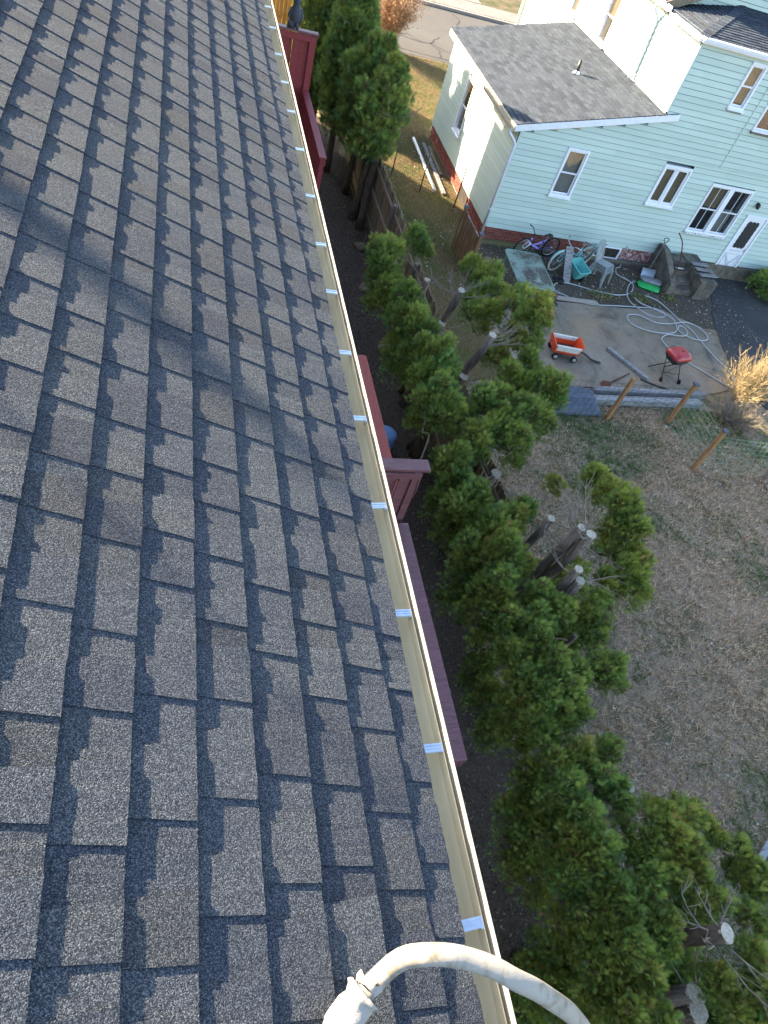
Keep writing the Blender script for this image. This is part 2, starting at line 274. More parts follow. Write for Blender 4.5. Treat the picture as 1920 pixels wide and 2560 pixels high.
sheet('verge', [(-200, 42.75), (200, 42.75), (200, 120), (-200, 120)], .1, M('verge_grass', (.05, .06, .025), (.15, .11, .07), 1.2, .95, .1, 0, .8, 40, .02), .1)
def crack(name, pts, w, z, parent):
    mb = MB(); pts2 = []
    for a, b in zip(pts, pts[1:]):
        n = max(2, int(math.dist(a, b) / .18))
        for k in range(n): pts2.append((a[0] + (b[0] - a[0]) * k / n + random.uniform(-.04, .04), a[1] + (b[1] - a[1]) * k / n + random.uniform(-.04, .04)))
    pts2.append(pts[-1]); vs_ = []; fs = []
    for i, p in enumerate(pts2):
        a = pts2[max(0, i - 1)]; b = pts2[min(len(pts2) - 1, i + 1)]; d = Vector((b[0] - a[0], b[1] - a[1])).normalized(); ww = w * random.uniform(.4, 1.2)
        vs_ += [(p[0] - d.y * ww, p[1] + d.x * ww, z), (p[0] + d.y * ww, p[1] - d.x * ww, z)]
    for i in range(len(pts2) - 1): fs.append((2 * i, 2 * i + 1, 2 * i + 3, 2 * i + 2))
    mb.add(vs_, fs).build(name, MAT['crack'], parent)
crack('crack', [(11.45, 14.7), (11.6, 13.9), (11.8, 13.3), (11.8, 12.6), (12.05, 12.1), (12.5, 11.5)], .007, .039, patio)
crack('crack', [(9.78, 14.7), (9.7, 13.9), (9.62, 13.3)], .006, .039, patio)
crack('crack', [(12.2, 12.1), (13.1, 12.6), (14.2, 12.3)], .005, .039, patio)
for pts in ([(8.6, 32.9), (9.6, 32.75), (11.1, 32.65), (12.5, 32.6)], [(11.0, 32.7), (11.15, 33.8), (10.9, 34.4), (11.3, 35.2), (11.6, 35.6)], [(8.9, 33.8), (9.6, 34.6), (10.3, 34.3), (10.95, 34.4)], [(9.4, 34.7), (9.9, 35.0), (10.5, 34.3)], [(9.3, 32.7), (9.0, 33.3), (8.5, 33.6)], [(13.2, 38.2), (13.6, 39.3), (13.3, 40.3)], [(11.0, 34.5), (11.4, 33.9), (11.9, 33.4)]): crack('crack', pts, .035, .018, street)

# ------------------------------------------------------------------ the house we stand on
TH = R(22.04); CT, ST = math.cos(TH), math.sin(TH); EX, EZ = .73, 7.19
house = thing('house', (0, 10, 0), 'house with the grey shingled roof slope that fills the left half of the photo', 'house')
MB().box((-3.9, 11.95, 3.5), (8.6, 31.9, 7.0)).build('wall', MAT['stucco'], house)
RX, Y0, Y1 = -3.9, -4.3, 28.1; RZ = EZ + (EX - RX) * ST / CT; d = .004
roof = MB().prism([(.676, Y0, EZ - d + .054 * ST / CT), (RX, Y0, RZ - d), (2 * RX - EX, Y0, EZ - d), (2 * RX - EX, Y0, EZ - .16), (RX, Y0, RZ - .16), (.610, Y0, EZ + .12 * ST / CT - .02), (.676, Y0, EZ + .054 * ST / CT - .018)], (0, Y1 - Y0, 0)).build('roof', MAT['shingle'], house)
MB().box((.62, 11.9, EZ - .13), (.03, 32.3, .2)).build('fascia', MAT['gut_lip'], house)
EXPO = .143; KS = 8
def piece(w, raised, seed):
    """one shingle tab: local x up the slope, y along the eave, z off the roof"""
    rr = random.Random(seed); h0, h1 = (.0127, .0036) if raised else (.0099, .0008); L = EXPO + .03; tp = .010 if raised else 0.0
    V = []; 
    ph = rr.uniform(0, 6); 
    for k in range(KS + 1):
        t = k / KS - .5; j = rr.uniform(-.0004, .0004) + .0002 * math.sin(ph + 5 * t)
        V.append((rr.uniform(-.0012, .0012), t * (w + 2 * tp), h0 + j))
    for k in range(KS + 1): V.append((L, (k / KS - .5) * w, h1 - .0075 * .0))
    for k in range(KS + 1): V.append((V[k][0] + .001, V[k][1], -.0015))
    V += [(L, -.5 * w, -.0015), (L, .5 * w, -.0015)]
    n = KS + 1; F = [(k, n + k, n + k + 1, k + 1) for k in range(KS)] + [(2 * n + k, k, k + 1, 2 * n + k + 1) for k in range(KS)]
    F += [(0, 2 * n, 3 * n, n), (n - 1, 2 * n - 1, 3 * n + 1, 3 * n - 1)]
    return V, F
VAR = [[piece(w, rz, i * 17 + rz) for i, w in enumerate(np.linspace(.075, .165, 12))] for rz in (0, 1)]
WID = np.linspace(.075, .165, 12); VMESH = [[None] * 12, [None] * 12]
Rm = Matrix(((-CT, 0, ST), (0, -1, 0), (ST, 0, CT)))     # columns: up-slope, -Y, normal
pieces = []
for k in range(0, 22):
    y = -1.3 + random.uniform(0, .2); rz = random.random() < .5
    while y < 9.3:
        w = random.uniform(.072, .142) if rz else random.uniform(.068, .135)
        if random.random() < .12: w *= 1.35
        u = max(.046, k * EXPO) + random.uniform(-.0015, .0015); yc = y + w / 2; ww = w if rz else w + .034
        P = Vector((EX, 0, EZ)) + Vector((-CT, 0, ST)) * u + Vector((0, yc, 0)); dist = (P - Vector((0, 0, 9))).length
        q = P - Vector((0, 0, 9)); zc = q.dot(fwd); vis = zc > .2 and abs(q.dot(right) / zc) < .60 and abs(q.dot(down) / zc) < .79
        pieces.append((0 if vis else 1, dist, P, ww, rz)); y += w; rz = not rz
pieces.sort(key=lambda p: (p[0], p[1]))
fv, ff, nb = [], [], 0
for i, (nv, dist, P, w, rz) in enumerate(pieces):
    j = int(np.argmin(abs(WID - w))); sc = w / WID[j]; V, F = VAR[rz][j]
    if i < 300:
        if VMESH[rz][j] is None:
            me = bpy.data.meshes.new('shingle'); me.from_pydata(V, [], F); me.materials.append(MAT['shingle']); VMESH[rz][j] = me
        o = bpy.data.objects.new('shingle', VMESH[rz][j]); COL.objects.link(o); o.parent = roof
        o.matrix_basis = Matrix.Translation(P) @ Rm.to_4x4() @ Matrix.Diagonal((1, sc, 1, 1))
    else:
        A = np.array(V); A[:, 1] *= sc; A = A @ np.array(Rm).T + np.array(P); fv.append(A); ff.append(np.array(F) + nb); nb += len(A)
o = link('shingle_field', np_mesh('shingle_field', np.vstack(fv), np.vstack(ff), MAT['shingle']), roof); o['kind'] = 'stuff'
# gutter with its strap hangers
def extrude_y(name, prof, y0, y1, mat, parent, smooth=False):
    n = len(prof); vs_ = [(p[0], y0, p[1]) for p in prof] + [(p[0], y1, p[1]) for p in prof]
    return MB().add(vs_, [(i, i + 1, n + i + 1, n + i) for i in range(n - 1)], smooth).build(name, mat, parent)
g = [(.640, 7.1790), (.640, 7.0590), (.646, 7.0540), (.718, 7.0540), (.724, 7.0600), (.734, 7.0860), (.750, 7.1040), (.766, 7.1290), (.769, 7.1640), (.767, 7.1645), (.763, 7.1290), (.747, 7.1060), (.731, 7.0890), (.721, 7.0640), (.716, 7.0580), (.648, 7.0580), (.644, 7.0620), (.644, 7.1790)]
gutter = extrude_y('gutter', g, Y0, Y1, MAT['gut_in'], house)
MB().prism([(p[0], Y0 + .001, p[1]) for p in [(.7775, 7.1540), (.7770, 7.1780), (.7785, 7.1820), (.7840, 7.1820), (.787, 7.1770), (.787, 7.1420), (.775, 7.1100), (.760, 7.0760), (.738, 7.0500), (.7575, 7.1000), (.7690, 7.1260)]], (0, Y1 - Y0 - .002, 0)).build('gutter_lip', MAT['gut_lip'], gutter)
for y in (-.27, .184, .625, 1.069, 1.518, 1.975, 2.392, 2.85, 3.268, 3.772, 4.338, 4.882, 5.362, 5.88, 6.448, 6.944, 7.43, 7.9, 8.4):
    mb = MB(); rot = Matrix.Rotation(R(random.uniform(-3, 3)), 3, 'Z')
    mb.box((.710, y, 7.1665), (.112, .026, .002), rot)
    for s_ in (-1, 1): mb.box((.710, y + s_ * .0095, 7.1695), (.110, .005, .004), rot)
    mb.box((.710, y, 7.1685), (.110, .004, .002), rot); mb.box((.762, y, 7.1570), (.007, .026, .018), rot)
    mb.build('hanger', MAT['metal'], gutter)

gd = []
for k in range(420):
    y = random.uniform(-.3, 9) if k % 3 else random.choice((1.3, 2.6, 4.1, 5.6)) + random.gauss(0, .12); x = random.uniform(.68, .728); a = random.uniform(0, 6.28); L_ = random.uniform(.002, .009); gd.append((x, y, a, L_))
mb = MB()
for (x, y, a, L_) in gd: mb.add([(x - math.cos(a) * L_, y - math.sin(a) * L_, 7.0605), (x + math.sin(a) * L_ * .4, y - math.cos(a) * L_ * .4, 7.064), (x + math.cos(a) * L_, y + math.sin(a) * L_, 7.0615), (x - math.sin(a) * L_ * .4, y + math.cos(a) * L_ * .4, 7.063)], [(0, 1, 2, 3)])
gdo = mb.build('grit', M('gutter_grit', (.12, .085, .05), (.05, .04, .03), 60), gutter); gdo['kind'] = 'stuff'

# ladder stand-off arm resting on the eave
arm = thing('ladder', (1.6, -.35, 0), 'dusty aluminium ladder arm curving over the gutter with a rag tied on its end', 'ladder')
pts = [(.318, .030, 7.385), (.351, .055, 7.40), (.401, .09, 7.42), (.45, .117, 7.47), (.494, .115, 7.5), (.54, .106, 7.507), (.586, .092, 7.5), (.632, .072, 7.493), (.676, .047, 7.48), (.724, .026, 7.455), (.771, .003, 7.42), (.828, -.022, 7.365), (.88, -.048, 7.3), (.945, -.083, 7.205), (1.001, -.119, 7.1), (1.04, -.15, 6.9), (1.08, -.19, 6.5), (1.6, -.35, 0)]
def smooth_path(pts, n=4):
    P = [Vector(p) for p in pts]; out = []
    for i in range(len(P) - 1):
        a, b, c, d_ = P[max(0, i - 1)], P[i], P[i + 1], P[min(len(P) - 1, i + 2)]
        for k in range(n):
            t = k / n; out.append(.5 * ((2 * b) + (c - a) * t + (2 * a - 5 * b + 4 * c - d_) * t * t + (-a + 3 * b - 3 * c + d_) * t ** 3))
    return out + [P[-1]]
sp = smooth_path(pts, 4)
MB().tube(sp, .0205, 20, True, .72, (.0, .45, .9)).build('rail', MAT['alu'], arm)
MB().tube([p + Vector((0, -.50, 0)) for p in sp[-9:]], .0205, 12).build('rail', MAT['alu'], arm)
for z in np.arange(.4, 6.6, .35):
    x = 1.08 + (6.5 - z) * .08; y = -.19 - (6.5 - z) * .0246; MB().bar((x, y, z), (x, y - .5, z), .03, .03).build('rung', MAT['alu'], arm)
cl = MB(); cp = smooth_path([(.300, -.05, 7.39), (.315, -.005, 7.392), (.335, .035, 7.398), (.368, .067, 7.41), (.385, .08, 7.416)], 6); n = 28; vs_ = []; 
for i, p in enumerate(cp):
    t = (cp[min(i + 1, len(cp) - 1)] - cp[max(i - 1, 0)]).normalized(); x_ = t.cross(Vector((0, 0, 1))).normalized(); y_ = x_.cross(t)
    f_ = i / (len(cp) - 1)
    for k in range(n):
        a = 2 * math.pi * k / n; r = .037 - .010 * f_ + .007 * mnoise.noise(Vector((math.cos(a) * 1.6, math.sin(a) * 1.6, i * .35))) + .004 * math.sin(3 * a + i * .8) + (.006 if f_ > .85 else 0)
        vs_.append(p + x_ * math.cos(a) * r * 1.1 + y_ * math.sin(a) * r * .8)
fs = [(i * n + k, i * n + (k + 1) % n, (i + 1) * n + (k + 1) % n, (i + 1) * n + k) for i in range(len(cp) - 1) for k in range(n)] + [tuple(range(n))[::-1]]
cl.add(vs_, fs, True); rag = cl.build('rag', MAT['rag'], arm)
fl = []; ff_ = []
for i in range(9):
    for k in range(5):
        a = -.9 + i * .32; fl.append(Vector((.385, .08, 7.416)) + Vector((.60, .55, .1)) * (.004 + k * .0045) * (1 + .3 * math.sin(i * 2.1)) + Vector((-.55, .6, 0)) * math.sin(a) * (.030 + .002 * k) + Vector((0, 0, 1)) * math.cos(a) * (.026 + .002 * k))
for i in range(8):
    for k in range(4): ff_.append((i * 5 + k, i * 5 + k + 1, (i + 1) * 5 + k + 1, (i + 1) * 5 + k))
MB().add(fl, ff_, True).build('rag_flap', MAT['rag'], rag)

# ------------------------------------------------------------------ the mint neighbour house
YW, XE, XM = 17.45, 8.42, 12.16           # back wall plane, wing side wall plane, main side wall plane
nb_house = thing('mint_house', (13, 20, 0), 'mint green clapboard house with a low shingled wing beside the patio', 'house')
BE = .145; unit = []
def board_mesh():
    prof = [(0, 0), (.024, 0), (.022, .006), (.007, BE - .020), (.004, BE + .02), (0, BE + .02)]; n = 6
    vs_ = [(0, -p[0], p[1]) for p in prof] + [(1, -p[0], p[1]) for p in prof]
    me = MB().add(vs_, [tuple(range(n))[::-1], tuple(range(n, 2 * n))] + [(i, n + i, n + (i + 1) % n, (i + 1) % n) for i in range(n)]).mesh('siding_board', MAT['mint'])
    me.materials.append(MAT['lap_shade']); me.polygons[2 + 3].material_index = 1; return me  # darker top strip paints in the shade line under the board above
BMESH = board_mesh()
def clad(part, origin, direc, x0f, x1f, z0, z1, holes, nrm_flip=False, seam=3.66, topcut=None):
    """courses of clapboard from z0 to z1; x0f/x1f give the run of a course at height z; holes = (a, b, za, zb)"""
    ang = math.atan2(direc[1], direc[0]); k = 0; z = z0
    while z < z1 - .02:
        a, b = x0f(z + BE / 2), x1f(z + BE / 2); spans = [(a, b)]
        for (ha, hb, za, zb) in holes:
            if za - BE * .35 < z + BE * .35 and z + BE * .65 < zb + BE * .35:
                spans = [q for (p0, p1) in spans for q in ((p0, min(p1, ha)), (max(p0, hb), p1)) if q[1] - q[0] > .03]
        for (p0, p1) in spans:
            cuts = [p0]; s_ = math.floor(p0 / seam) * seam + (k * 1.31 % seam)
            while s_ < p1 - .25:
                if s_ > p0 + .25: cuts.append(s_)
                s_ += seam
            cuts.append(p1)
            for c0, c1 in zip(cuts, cuts[1:]):
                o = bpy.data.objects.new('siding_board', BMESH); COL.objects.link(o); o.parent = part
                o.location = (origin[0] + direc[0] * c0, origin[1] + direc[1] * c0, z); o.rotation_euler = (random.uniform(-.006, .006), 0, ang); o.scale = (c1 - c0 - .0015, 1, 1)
        z += BE; k += 1
# openings in the back wall: (x0, x1, z0, z1)
WB = dict(w1=(9.92, 10.57, 1.64, 2.91), w2=(12.95, 13.87, 1.88, 2.98), w3=(14.74, 16.25, 1.30, 2.74), w4=(13.80, 14.29, 4.62, 5.68), w5=(14.92, 16.05, 4.22, 5.55), door=(16.53, 17.36, .0, 2.09))
back = MB().box((10.32, YW + .28, 1.8), (3.6, .06, 2.6)).box((15.6, YW + .28, 3.0), (6.7, .06, 5.7)).build('back_wall', MAT['room'], nb_house)
def rake(x): return 3.10 + (x - 8.24) * .24
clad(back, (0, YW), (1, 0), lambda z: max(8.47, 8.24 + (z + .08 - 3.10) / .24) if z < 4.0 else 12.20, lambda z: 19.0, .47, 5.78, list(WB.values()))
# siding corner trims, top frieze, foundation ledge
MB().box((8.455, YW - .014, 1.80), (.05, .03, 2.62), None, .004).build('corner_trim', MAT['mint'], nb_house)
MB().box((12.175, YW - .014, 4.98), (.05, .03, 1.56), None, .004).build('corner_trim', MAT['mint'], nb_house)
MB().box((15.6, YW - .012, 5.80), (6.85, .026, .09)).build('frieze', MAT['cream_trim'], nb_house)
MB().box((14.655, YW - .024, 4.45), (.03, .012, 2.6)).build('joint_strip', MAT['mint'], nb_house)
MB().box((15.6, YW - .026, 3.165), (6.6, .012, .025)).build('joint_strip', MAT['mint'], nb_house)
# wing side wall (faces -X) and main side wall
side = MB().box((XE + .28, 20.8, 1.6), (.06, 6.4, 2.9)).build('side_wall', MAT['room'], nb_house)
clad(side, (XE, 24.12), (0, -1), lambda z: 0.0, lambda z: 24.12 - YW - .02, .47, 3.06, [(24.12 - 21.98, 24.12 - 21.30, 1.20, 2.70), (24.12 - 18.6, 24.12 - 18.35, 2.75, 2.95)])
main = MB().box((XM + .28, 23.0, 4.2), (.06, 11.0, 3.6)).build('upper_side_wall', MAT['room'], nb_house)
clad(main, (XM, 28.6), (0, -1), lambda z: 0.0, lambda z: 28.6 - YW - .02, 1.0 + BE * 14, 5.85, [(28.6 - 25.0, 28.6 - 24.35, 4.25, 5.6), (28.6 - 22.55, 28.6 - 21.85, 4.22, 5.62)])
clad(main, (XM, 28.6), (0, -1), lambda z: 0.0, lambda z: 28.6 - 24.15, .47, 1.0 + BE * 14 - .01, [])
MB().box((XM - .012, 23.0, 5.86), (.03, 11.2, .12)).build('frieze', MAT['cream_trim'], nb_house)
far = MB().prism([(8.45, 24.1, .2), (12.3, 24.1, .2), (12.3, 24.1, 4.0), (8.45, 24.1, 3.08)], (0, .06, 0)).build('far_wall', MAT['mint'], nb_house)
gab = MB().prism([(12.3, 19.75, 5.6), (20.5, 19.75, 5.6), (20.5, 19.75, 7.2), (16.4, 19.75, 8.0), (12.3, 19.75, 6.05)], (0, .06, 0)).build('gable_wall', MAT['mint'], nb_house)
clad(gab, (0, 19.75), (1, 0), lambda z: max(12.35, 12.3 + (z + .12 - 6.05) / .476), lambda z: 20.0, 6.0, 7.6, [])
# foundations
fb = MB().box((13.7, YW + .16, .22), (10.5, .28, .5)).build('foundation', MAT['mortar'], nb_house)
fs_ = MB().box((XE + .17, 20.8, .22), (.28, 6.55, .5)).build('foundation', MAT['mortar'], nb_house)
BR = MB().box((0, 0, 0), (.2, .1, .06), None, .004).mesh('brick', MAT['brick']); BR2 = MB().box((0, 0, 0), (.2, .1, .06), None, .004).mesh('brick', MAT['brick_white'])
for row in range(6):
    z = .43 - row * .072
    for i in range(30):
        x = 8.50 + i * .212 + (row % 2) * .106
        if x > 14.15 or 12.05 < x < 13.05: continue
        o = bpy.data.objects.new('brick', BR2 if x > 12.9 else BR); COL.objects.link(o); o.parent = fb; o.location = (x, YW + .052 + random.uniform(-.004, .004), z); o.rotation_euler = (0, 0, random.uniform(-.01, .01))
    for i in range(31):
        y = 17.52 + i * .212 + (row % 2) * .106
        if 19.15 < y < 19.95 and row < 5: continue
        o = bpy.data.objects.new('brick', BR); COL.objects.link(o); o.parent = fs_; o.location = (XE + .062 + random.uniform(-.004, .004), y, z); o.rotation_euler = (0, 0, math.pi / 2 + random.uniform(-.01, .01))
MB().box((11.3, YW - .05, .045), (5.7, .20, .11), None, .02).build('footing', MAT['found'], nb_house)
MB().box((9.2, YW - .055, .05), (1.7, .205, .115), None, .02).build('mossy_footing', MAT['moss'], nb_house)
MB().box((17.2, YW - .01, .20), (3.6, .16, .46), None, .01).build('concrete_footing', MAT['found'], nb_house)
# roofs
def roof_field(name, corner, udir, vdir, nu, nv, eu, wv, mat, parent, clip=None):
    """overlapping tabs: u up the slope, v along the eave"""
    corner = np.array(corner); u = np.array(udir); v = np.array(vdir); u = u / np.linalg.norm(u); v = v / np.linalg.norm(v); n = np.cross(v, u); n = n if n[2] > 0 else -n
    V = []; F = []
    for i in range(nu):
        t = -random.random() * wv
        while t < nv:
            w = wv * random.uniform(.75, 1.25); h = .014 + .006 * random.random(); a = max(t, 0); b = min(t + w - .004, nv); t += w
            if b - a < .02: continue
            if clip:
                lo, hi = clip((i + .4) * eu); a = max(a, lo); b = min(b, hi)
                if b - a < .02: continue
            P = [corner + u * (i * eu) + v * a + n * h, corner + u * (i * eu) + v * b + n * h, corner + u * ((i + 1) * eu + .01) + v * b + n * .001, corner + u * ((i + 1) * eu + .01) + v * a + n * .001]
            Q = [p - n * (h + .002) for p in P[:2]]; k = len(V); V += P + Q; F += [(k, k + 1, k + 2, k + 3), (k + 4, k + 5, k + 1, k), (k + 5, k + 2, k + 2, k + 1)][:2]
            F += [(k + 4, k, k + 3, k + 3)][:0]
    o = link(name, np_mesh(name, np.array(V), np.array(F), mat), parent); o['kind'] = 'stuff'; return o
wr = MB().prism([(8.24, 17.38, 3.20), (12.20, 17.38, 4.15), (12.20, 17.38, 4.03), (8.24, 17.38, 3.08)], (0, 6.9, 0)).build('wing_roof', MAT['far_shingle'], nb_house)
roof_field('roof_tabs', (8.22, 17.37, 3.203), (3.96, 0, .95), (0, 1, 0), 29, 6.92, .1415, .28, MAT['far_shingle'], wr)
MB().bar((8.22, 17.36, 3.115), (12.55, 17.36, 4.155), .025, .15).build('rake_board', MAT['white'], nb_house)
MB().box((12.36, 17.40, 4.16), (.36, .10, .03), Matrix.Rotation(R(-13.5), 3, 'Y')).build('roof_return', MAT['black'], nb_house)
MB().box((8.22, 20.83, 3.10), (.03, 6.9, .16)).build('eave_board', MAT['cream_trim'], nb_house)
wg = MB()
for pr in ([(8.20, 3.17), (8.20, 3.06), (8.11, 3.06), (8.085, 3.16), (8.075, 3.16), (8.10, 3.05), (8.205, 3.05), (8.205, 3.17)],): wg.add([(p[0], y, p[1]) for y in (17.36, 19.9) for p in pr], [(i, (i + 1) % 8, 8 + (i + 1) % 8, 8 + i) for i in range(8)])
wg.build('wing_gutter', MAT['gut_lip'], nb_house)
MB().tube(smooth_path([(8.14, 17.42, 3.06), (8.14, 17.40, 2.98), (8.28, 17.40, 2.86), (8.385, 17.405, 2.74), (8.39, 17.405, 2.6)], 4) + [(8.39, 17.405, .08)], .038, 10).build('downpipe', MAT['downpipe'], nb_house)
for z in (1.0, 2.3): MB().box((8.40, 17.40, z), (.11, .1, .03)).build('pipe_strap', MAT['downpipe'], nb_house)
# vent pipe on the wing roof
vb = MB().lathe((10.79, 20.28, 3.80), [(.045, 0), (.045, .36), (.036, .36), (.036, .2)], 14).build('vent_pipe', MAT['blackmetal'], nb_house)
MB().lathe((10.79, 20.28, 3.80), [(.13, .02), (.09, .055), (.055, .09), (.047, .10)], 16).build('flashing', MAT['metal'], vb)
# hip roof over the front block, gable roof over the tall block
hip = MB().add([(12.06, 17.36, 5.92), (20.5, 17.36, 5.92), (20.5, 19.8, 6.345), (14.5, 19.8, 6.345), (12.06, 19.8, 5.92), (12.06, 17.36, 5.84), (20.5, 17.36, 5.84), (12.06, 19.8, 5.84)], [(0, 1, 2, 3), (0, 3, 4), (5, 6, 1, 0), (7, 5, 0, 4)]).build('hip_roof', MAT['far_shingle'], nb_house)
roof_field('roof_tabs', (12.06, 17.35, 5.923), (0, 1, .174), (1, 0, 0), 17, 8.4, .1436, .28, MAT['far_shingle'], hip, lambda t: (t * .985 + .02, 9))
roof_field('roof_tabs', (12.05, 19.8, 5.923), (1, 0, .174), (0, -1, 0), 17, 2.44, .1436, .28, MAT['far_shingle'], hip, lambda t: (0, 2.42 - t * .985))
for i in range(14): t = i / 14; MB().box((12.14 + t * 2.38, 17.44 + t * 2.38, 5.946 + t * .418), (.2, .24, .012), Matrix.Rotation(R(45), 3, 'Z') @ Matrix.Rotation(R(-8), 3, 'Y')).build('ridge_cap', MAT['far_shingle'], hip)
gr = MB().prism([(12.02, 19.45, 6.02), (16.4, 19.45, 8.1), (20.8, 19.45, 6.02), (20.8, 19.45, 5.9), (16.4, 19.45, 7.98), (12.02, 19.45, 5.9)], (0, 9.4, 0)).build('gable_roof', MAT['far_shingle'], nb_house)
roof_field('roof_tabs', (12.01, 19.46, 6.023), (4.38, 0, 2.08), (0, 1, 0), 30, 9.3, .1415, .28, MAT['far_shingle'], gr)
MB().bar((12.0, 19.43, 5.93), (16.4, 19.43, 8.01), .03, .2).build('rake_board', MAT['old_wood'], nb_house)
def gutter_run(a, b, out, name):
    a = Vector(a); b = Vector(b); o_ = Vector(out); U = Vector((0, 0, 1)); pr = [(0, .06), (0, -.05), (.075, -.05), (.095, 0), (.10, .055), (.115, .055), (.115, .045), (.107, 0), (.085, -.062), (-.01, -.062), (-.01, .06)]
    vs_ = [p + o_ * q[0] + U * q[1] for p in (a, b) for q in pr]; n = len(pr)
    return MB().add(vs_, [(i, (i + 1) % n, n + (i + 1) % n, n + i) for i in range(n)] + [tuple(range(n)), tuple(range(n, 2 * n))]).build(name, MAT['white'], nb_house)
gutter_run((12.05, 17.335, 5.87), (20.5, 17.335, 5.87), (0, -1, 0), 'gutter'); gutter_run((12.05, 17.335, 5.87), (12.05, 19.0, 5.87), (-1, 0, 0), 'gutter'); gutter_run((12.01, 19.12, 5.95), (12.01, 28.7, 5.95), (-1, 0, 0), 'gutter')
for x in (12.35, 12.95, 14.0): MB().box((x, 17.28, 5.925), (.02, .12, .006)).build('gutter_strap', MAT['downpipe'], nb_house)
MB().tube(smooth_path([(11.95, 19.75, 5.90), (11.95, 19.76, 5.78), (12.06, 19.72, 5.66), (12.10, 19.70, 5.55)], 4) + [(12.10, 19.60, 4.35), (12.09, 19.6, 4.28), (12.0, 19.6, 4.2)], .04, 10).build('downpipe', MAT['white'], nb_house)
MB().box((12.11, 28.62, 2.9), (.10, .10, 5.6)).build('corner_trim', MAT['cream_trim'], nb_house)
MB().box((11.9, 28.75, 5.9), (.5, .3, .25)).build('eave_return', MAT['cream_trim'], nb_house)

def pane_frame(mb, x0, x1, z0, z1, y, w, d):
    mb.box(((x0 + x1) / 2, y, z1 - w / 2), (x1 - x0, d, w)).box(((x0 + x1) / 2, y, z0 + w / 2), (x1 - x0, d, w)).box((x0 + w / 2, y, (z0 + z1) / 2), (w, d, z1 - z0 - 2 * w)).box((x1 - w / 2, y, (z0 + z1) / 2), (w, d, z1 - z0 - 2 * w))
def xform(o, fn):
    if fn:
        for v in o.data.vertices: v.co = fn(v.co)
def window(box, kind, fn=None, trim='white', sill='white'):
    """window in the plane y = YW facing -Y; fn moves it to another wall"""
    x0, x1, z0, z1 = box; y = YW; fr = MB(); pane_frame(fr, x0, x1, z0, z1, y - .01, .055, .07)
    fr.box((x0 - .004, y + .12, (z0 + z1) / 2), (.02, .3, z1 - z0)).box((x1 + .004, y + .12, (z0 + z1) / 2), (.02, .3, z1 - z0)).box(((x0 + x1) / 2, y + .12, z1 + .004), (x1 - x0, .3, .02)).box(((x0 + x1) / 2, y + .12, z0 - .004), (x1 - x0, .3, .02))
    w = fr.build('window', MAT[trim], nb_house); xform(w, fn); out = [w]
    def sub(name, mb, mat): o = mb.build(name, mat, w); xform(o, fn); return o
    sub('sill', MB().box(((x0 + x1) / 2, y - .04, z0 - .022), (x1 - x0 + .06, .12, .045), None, .008), MAT[sill])
    ix0, ix1, iz0, iz1 = x0 + .058, x1 - .058, z0 + .058, z1 - .058
    if kind == 'hung':
        zm = (iz0 + iz1) / 2
        for (a, b, yy) in ((zm - .02, iz1, y + .005), (iz0, zm + .02, y + .035)):
            mb = MB(); pane_frame(mb, ix0, ix1, a, b, yy, .035, .026); sub('sash', mb, MAT['white']); sub('pane', MB().box(((ix0 + ix1) / 2, yy, (a + b) / 2), (ix1 - ix0 - .072, .004, b - a - .072)), MAT['glass'])
    elif kind == 'casement':
        xm = (ix0 + ix1) / 2; sub('mullion', MB().box((xm, y, (iz0 + iz1) / 2), (.05, .05, iz1 - iz0)), MAT['white'])
        for (a, b) in ((ix0, xm - .026), (xm + .026, ix1)):
            mb = MB(); pane_frame(mb, a, b, iz0, iz1, y + .01, .05, .04); sub('sash', mb, MAT['white']); sub('pane', MB().box(((a + b) / 2, y + .012, (iz0 + iz1) / 2), (b - a - .1, .004, iz1 - iz0 - .1)), MAT['glass'])
    elif kind == 'twin':
        xm = (ix0 + ix1) / 2; zm = (iz0 + iz1) / 2; sub('mullion', MB().box((xm, y - .015, (iz0 + iz1) / 2), (.16, .06, iz1 - iz0)), MAT['white'])
        for (a, b) in ((ix0, xm - .082), (xm + .082, ix1)):
            for (c, d_, yy) in ((zm - .018, iz1, y + .005), (iz0, zm + .018, y + .035)):
                mb = MB(); pane_frame(mb, a, b, c, d_, yy, .032, .026); mb.box(((a + b) / 2, yy, (c + d_) / 2), (.010, .022, d_ - c - .064)); sub('sash', mb, MAT['white'])
                for (p, q) in ((a + .033, (a + b) / 2 - .009), ((a + b) / 2 + .009, b - .033)): sub('pane', MB().box(((p + q) / 2, yy, (c + d_) / 2), (q - p, .004, d_ - c - .066)), MAT['glass'])
    return w, sub
w, sub = window(WB['w1'], 'hung')
for i in range(34):
    z = 2.83 - i * .0325
    if z > 1.72: sub('blind_slat', MB().box((10.245, YW + .075, z), (.50, .028, .002), Matrix.Rotation(R(68), 3, 'X')), MAT['blind'])
w, sub = window(WB['w2'], 'casement'); sub('reflection_curtain', MB().box((13.41, YW + .05, 2.43), (.8, .01, 1.0)), MAT['reflection_curtain'])  # curtains from here on also stand in for warm reflections in the panes
w, sub = window(WB['w3'], 'twin', None, 'white', 'peel'); sub('reflection_curtain', MB().box((15.12, YW + .07, 2.37), (.62, .01, .62)), MAT['reflection_curtain']); sub('reflection_curtain', MB().box((15.78, YW + .09, 1.7), (.5, .02, .75)), MAT['blind'])
w, sub = window(WB['w4'], 'hung'); sub('reflection_curtain', MB().box((14.045, YW + .07, 5.2), (.38, .01, .9)), MAT['reflection_curtain']); window(WB['w5'], 'hung', None, 'white', 'found')
f1 = lambda c: Vector((XE + (c.y - YW), 24.12 - (c.x - 0), c.z)); f2 = lambda c: Vector((XM + (c.y - YW), 28.6 - c.x, c.z))
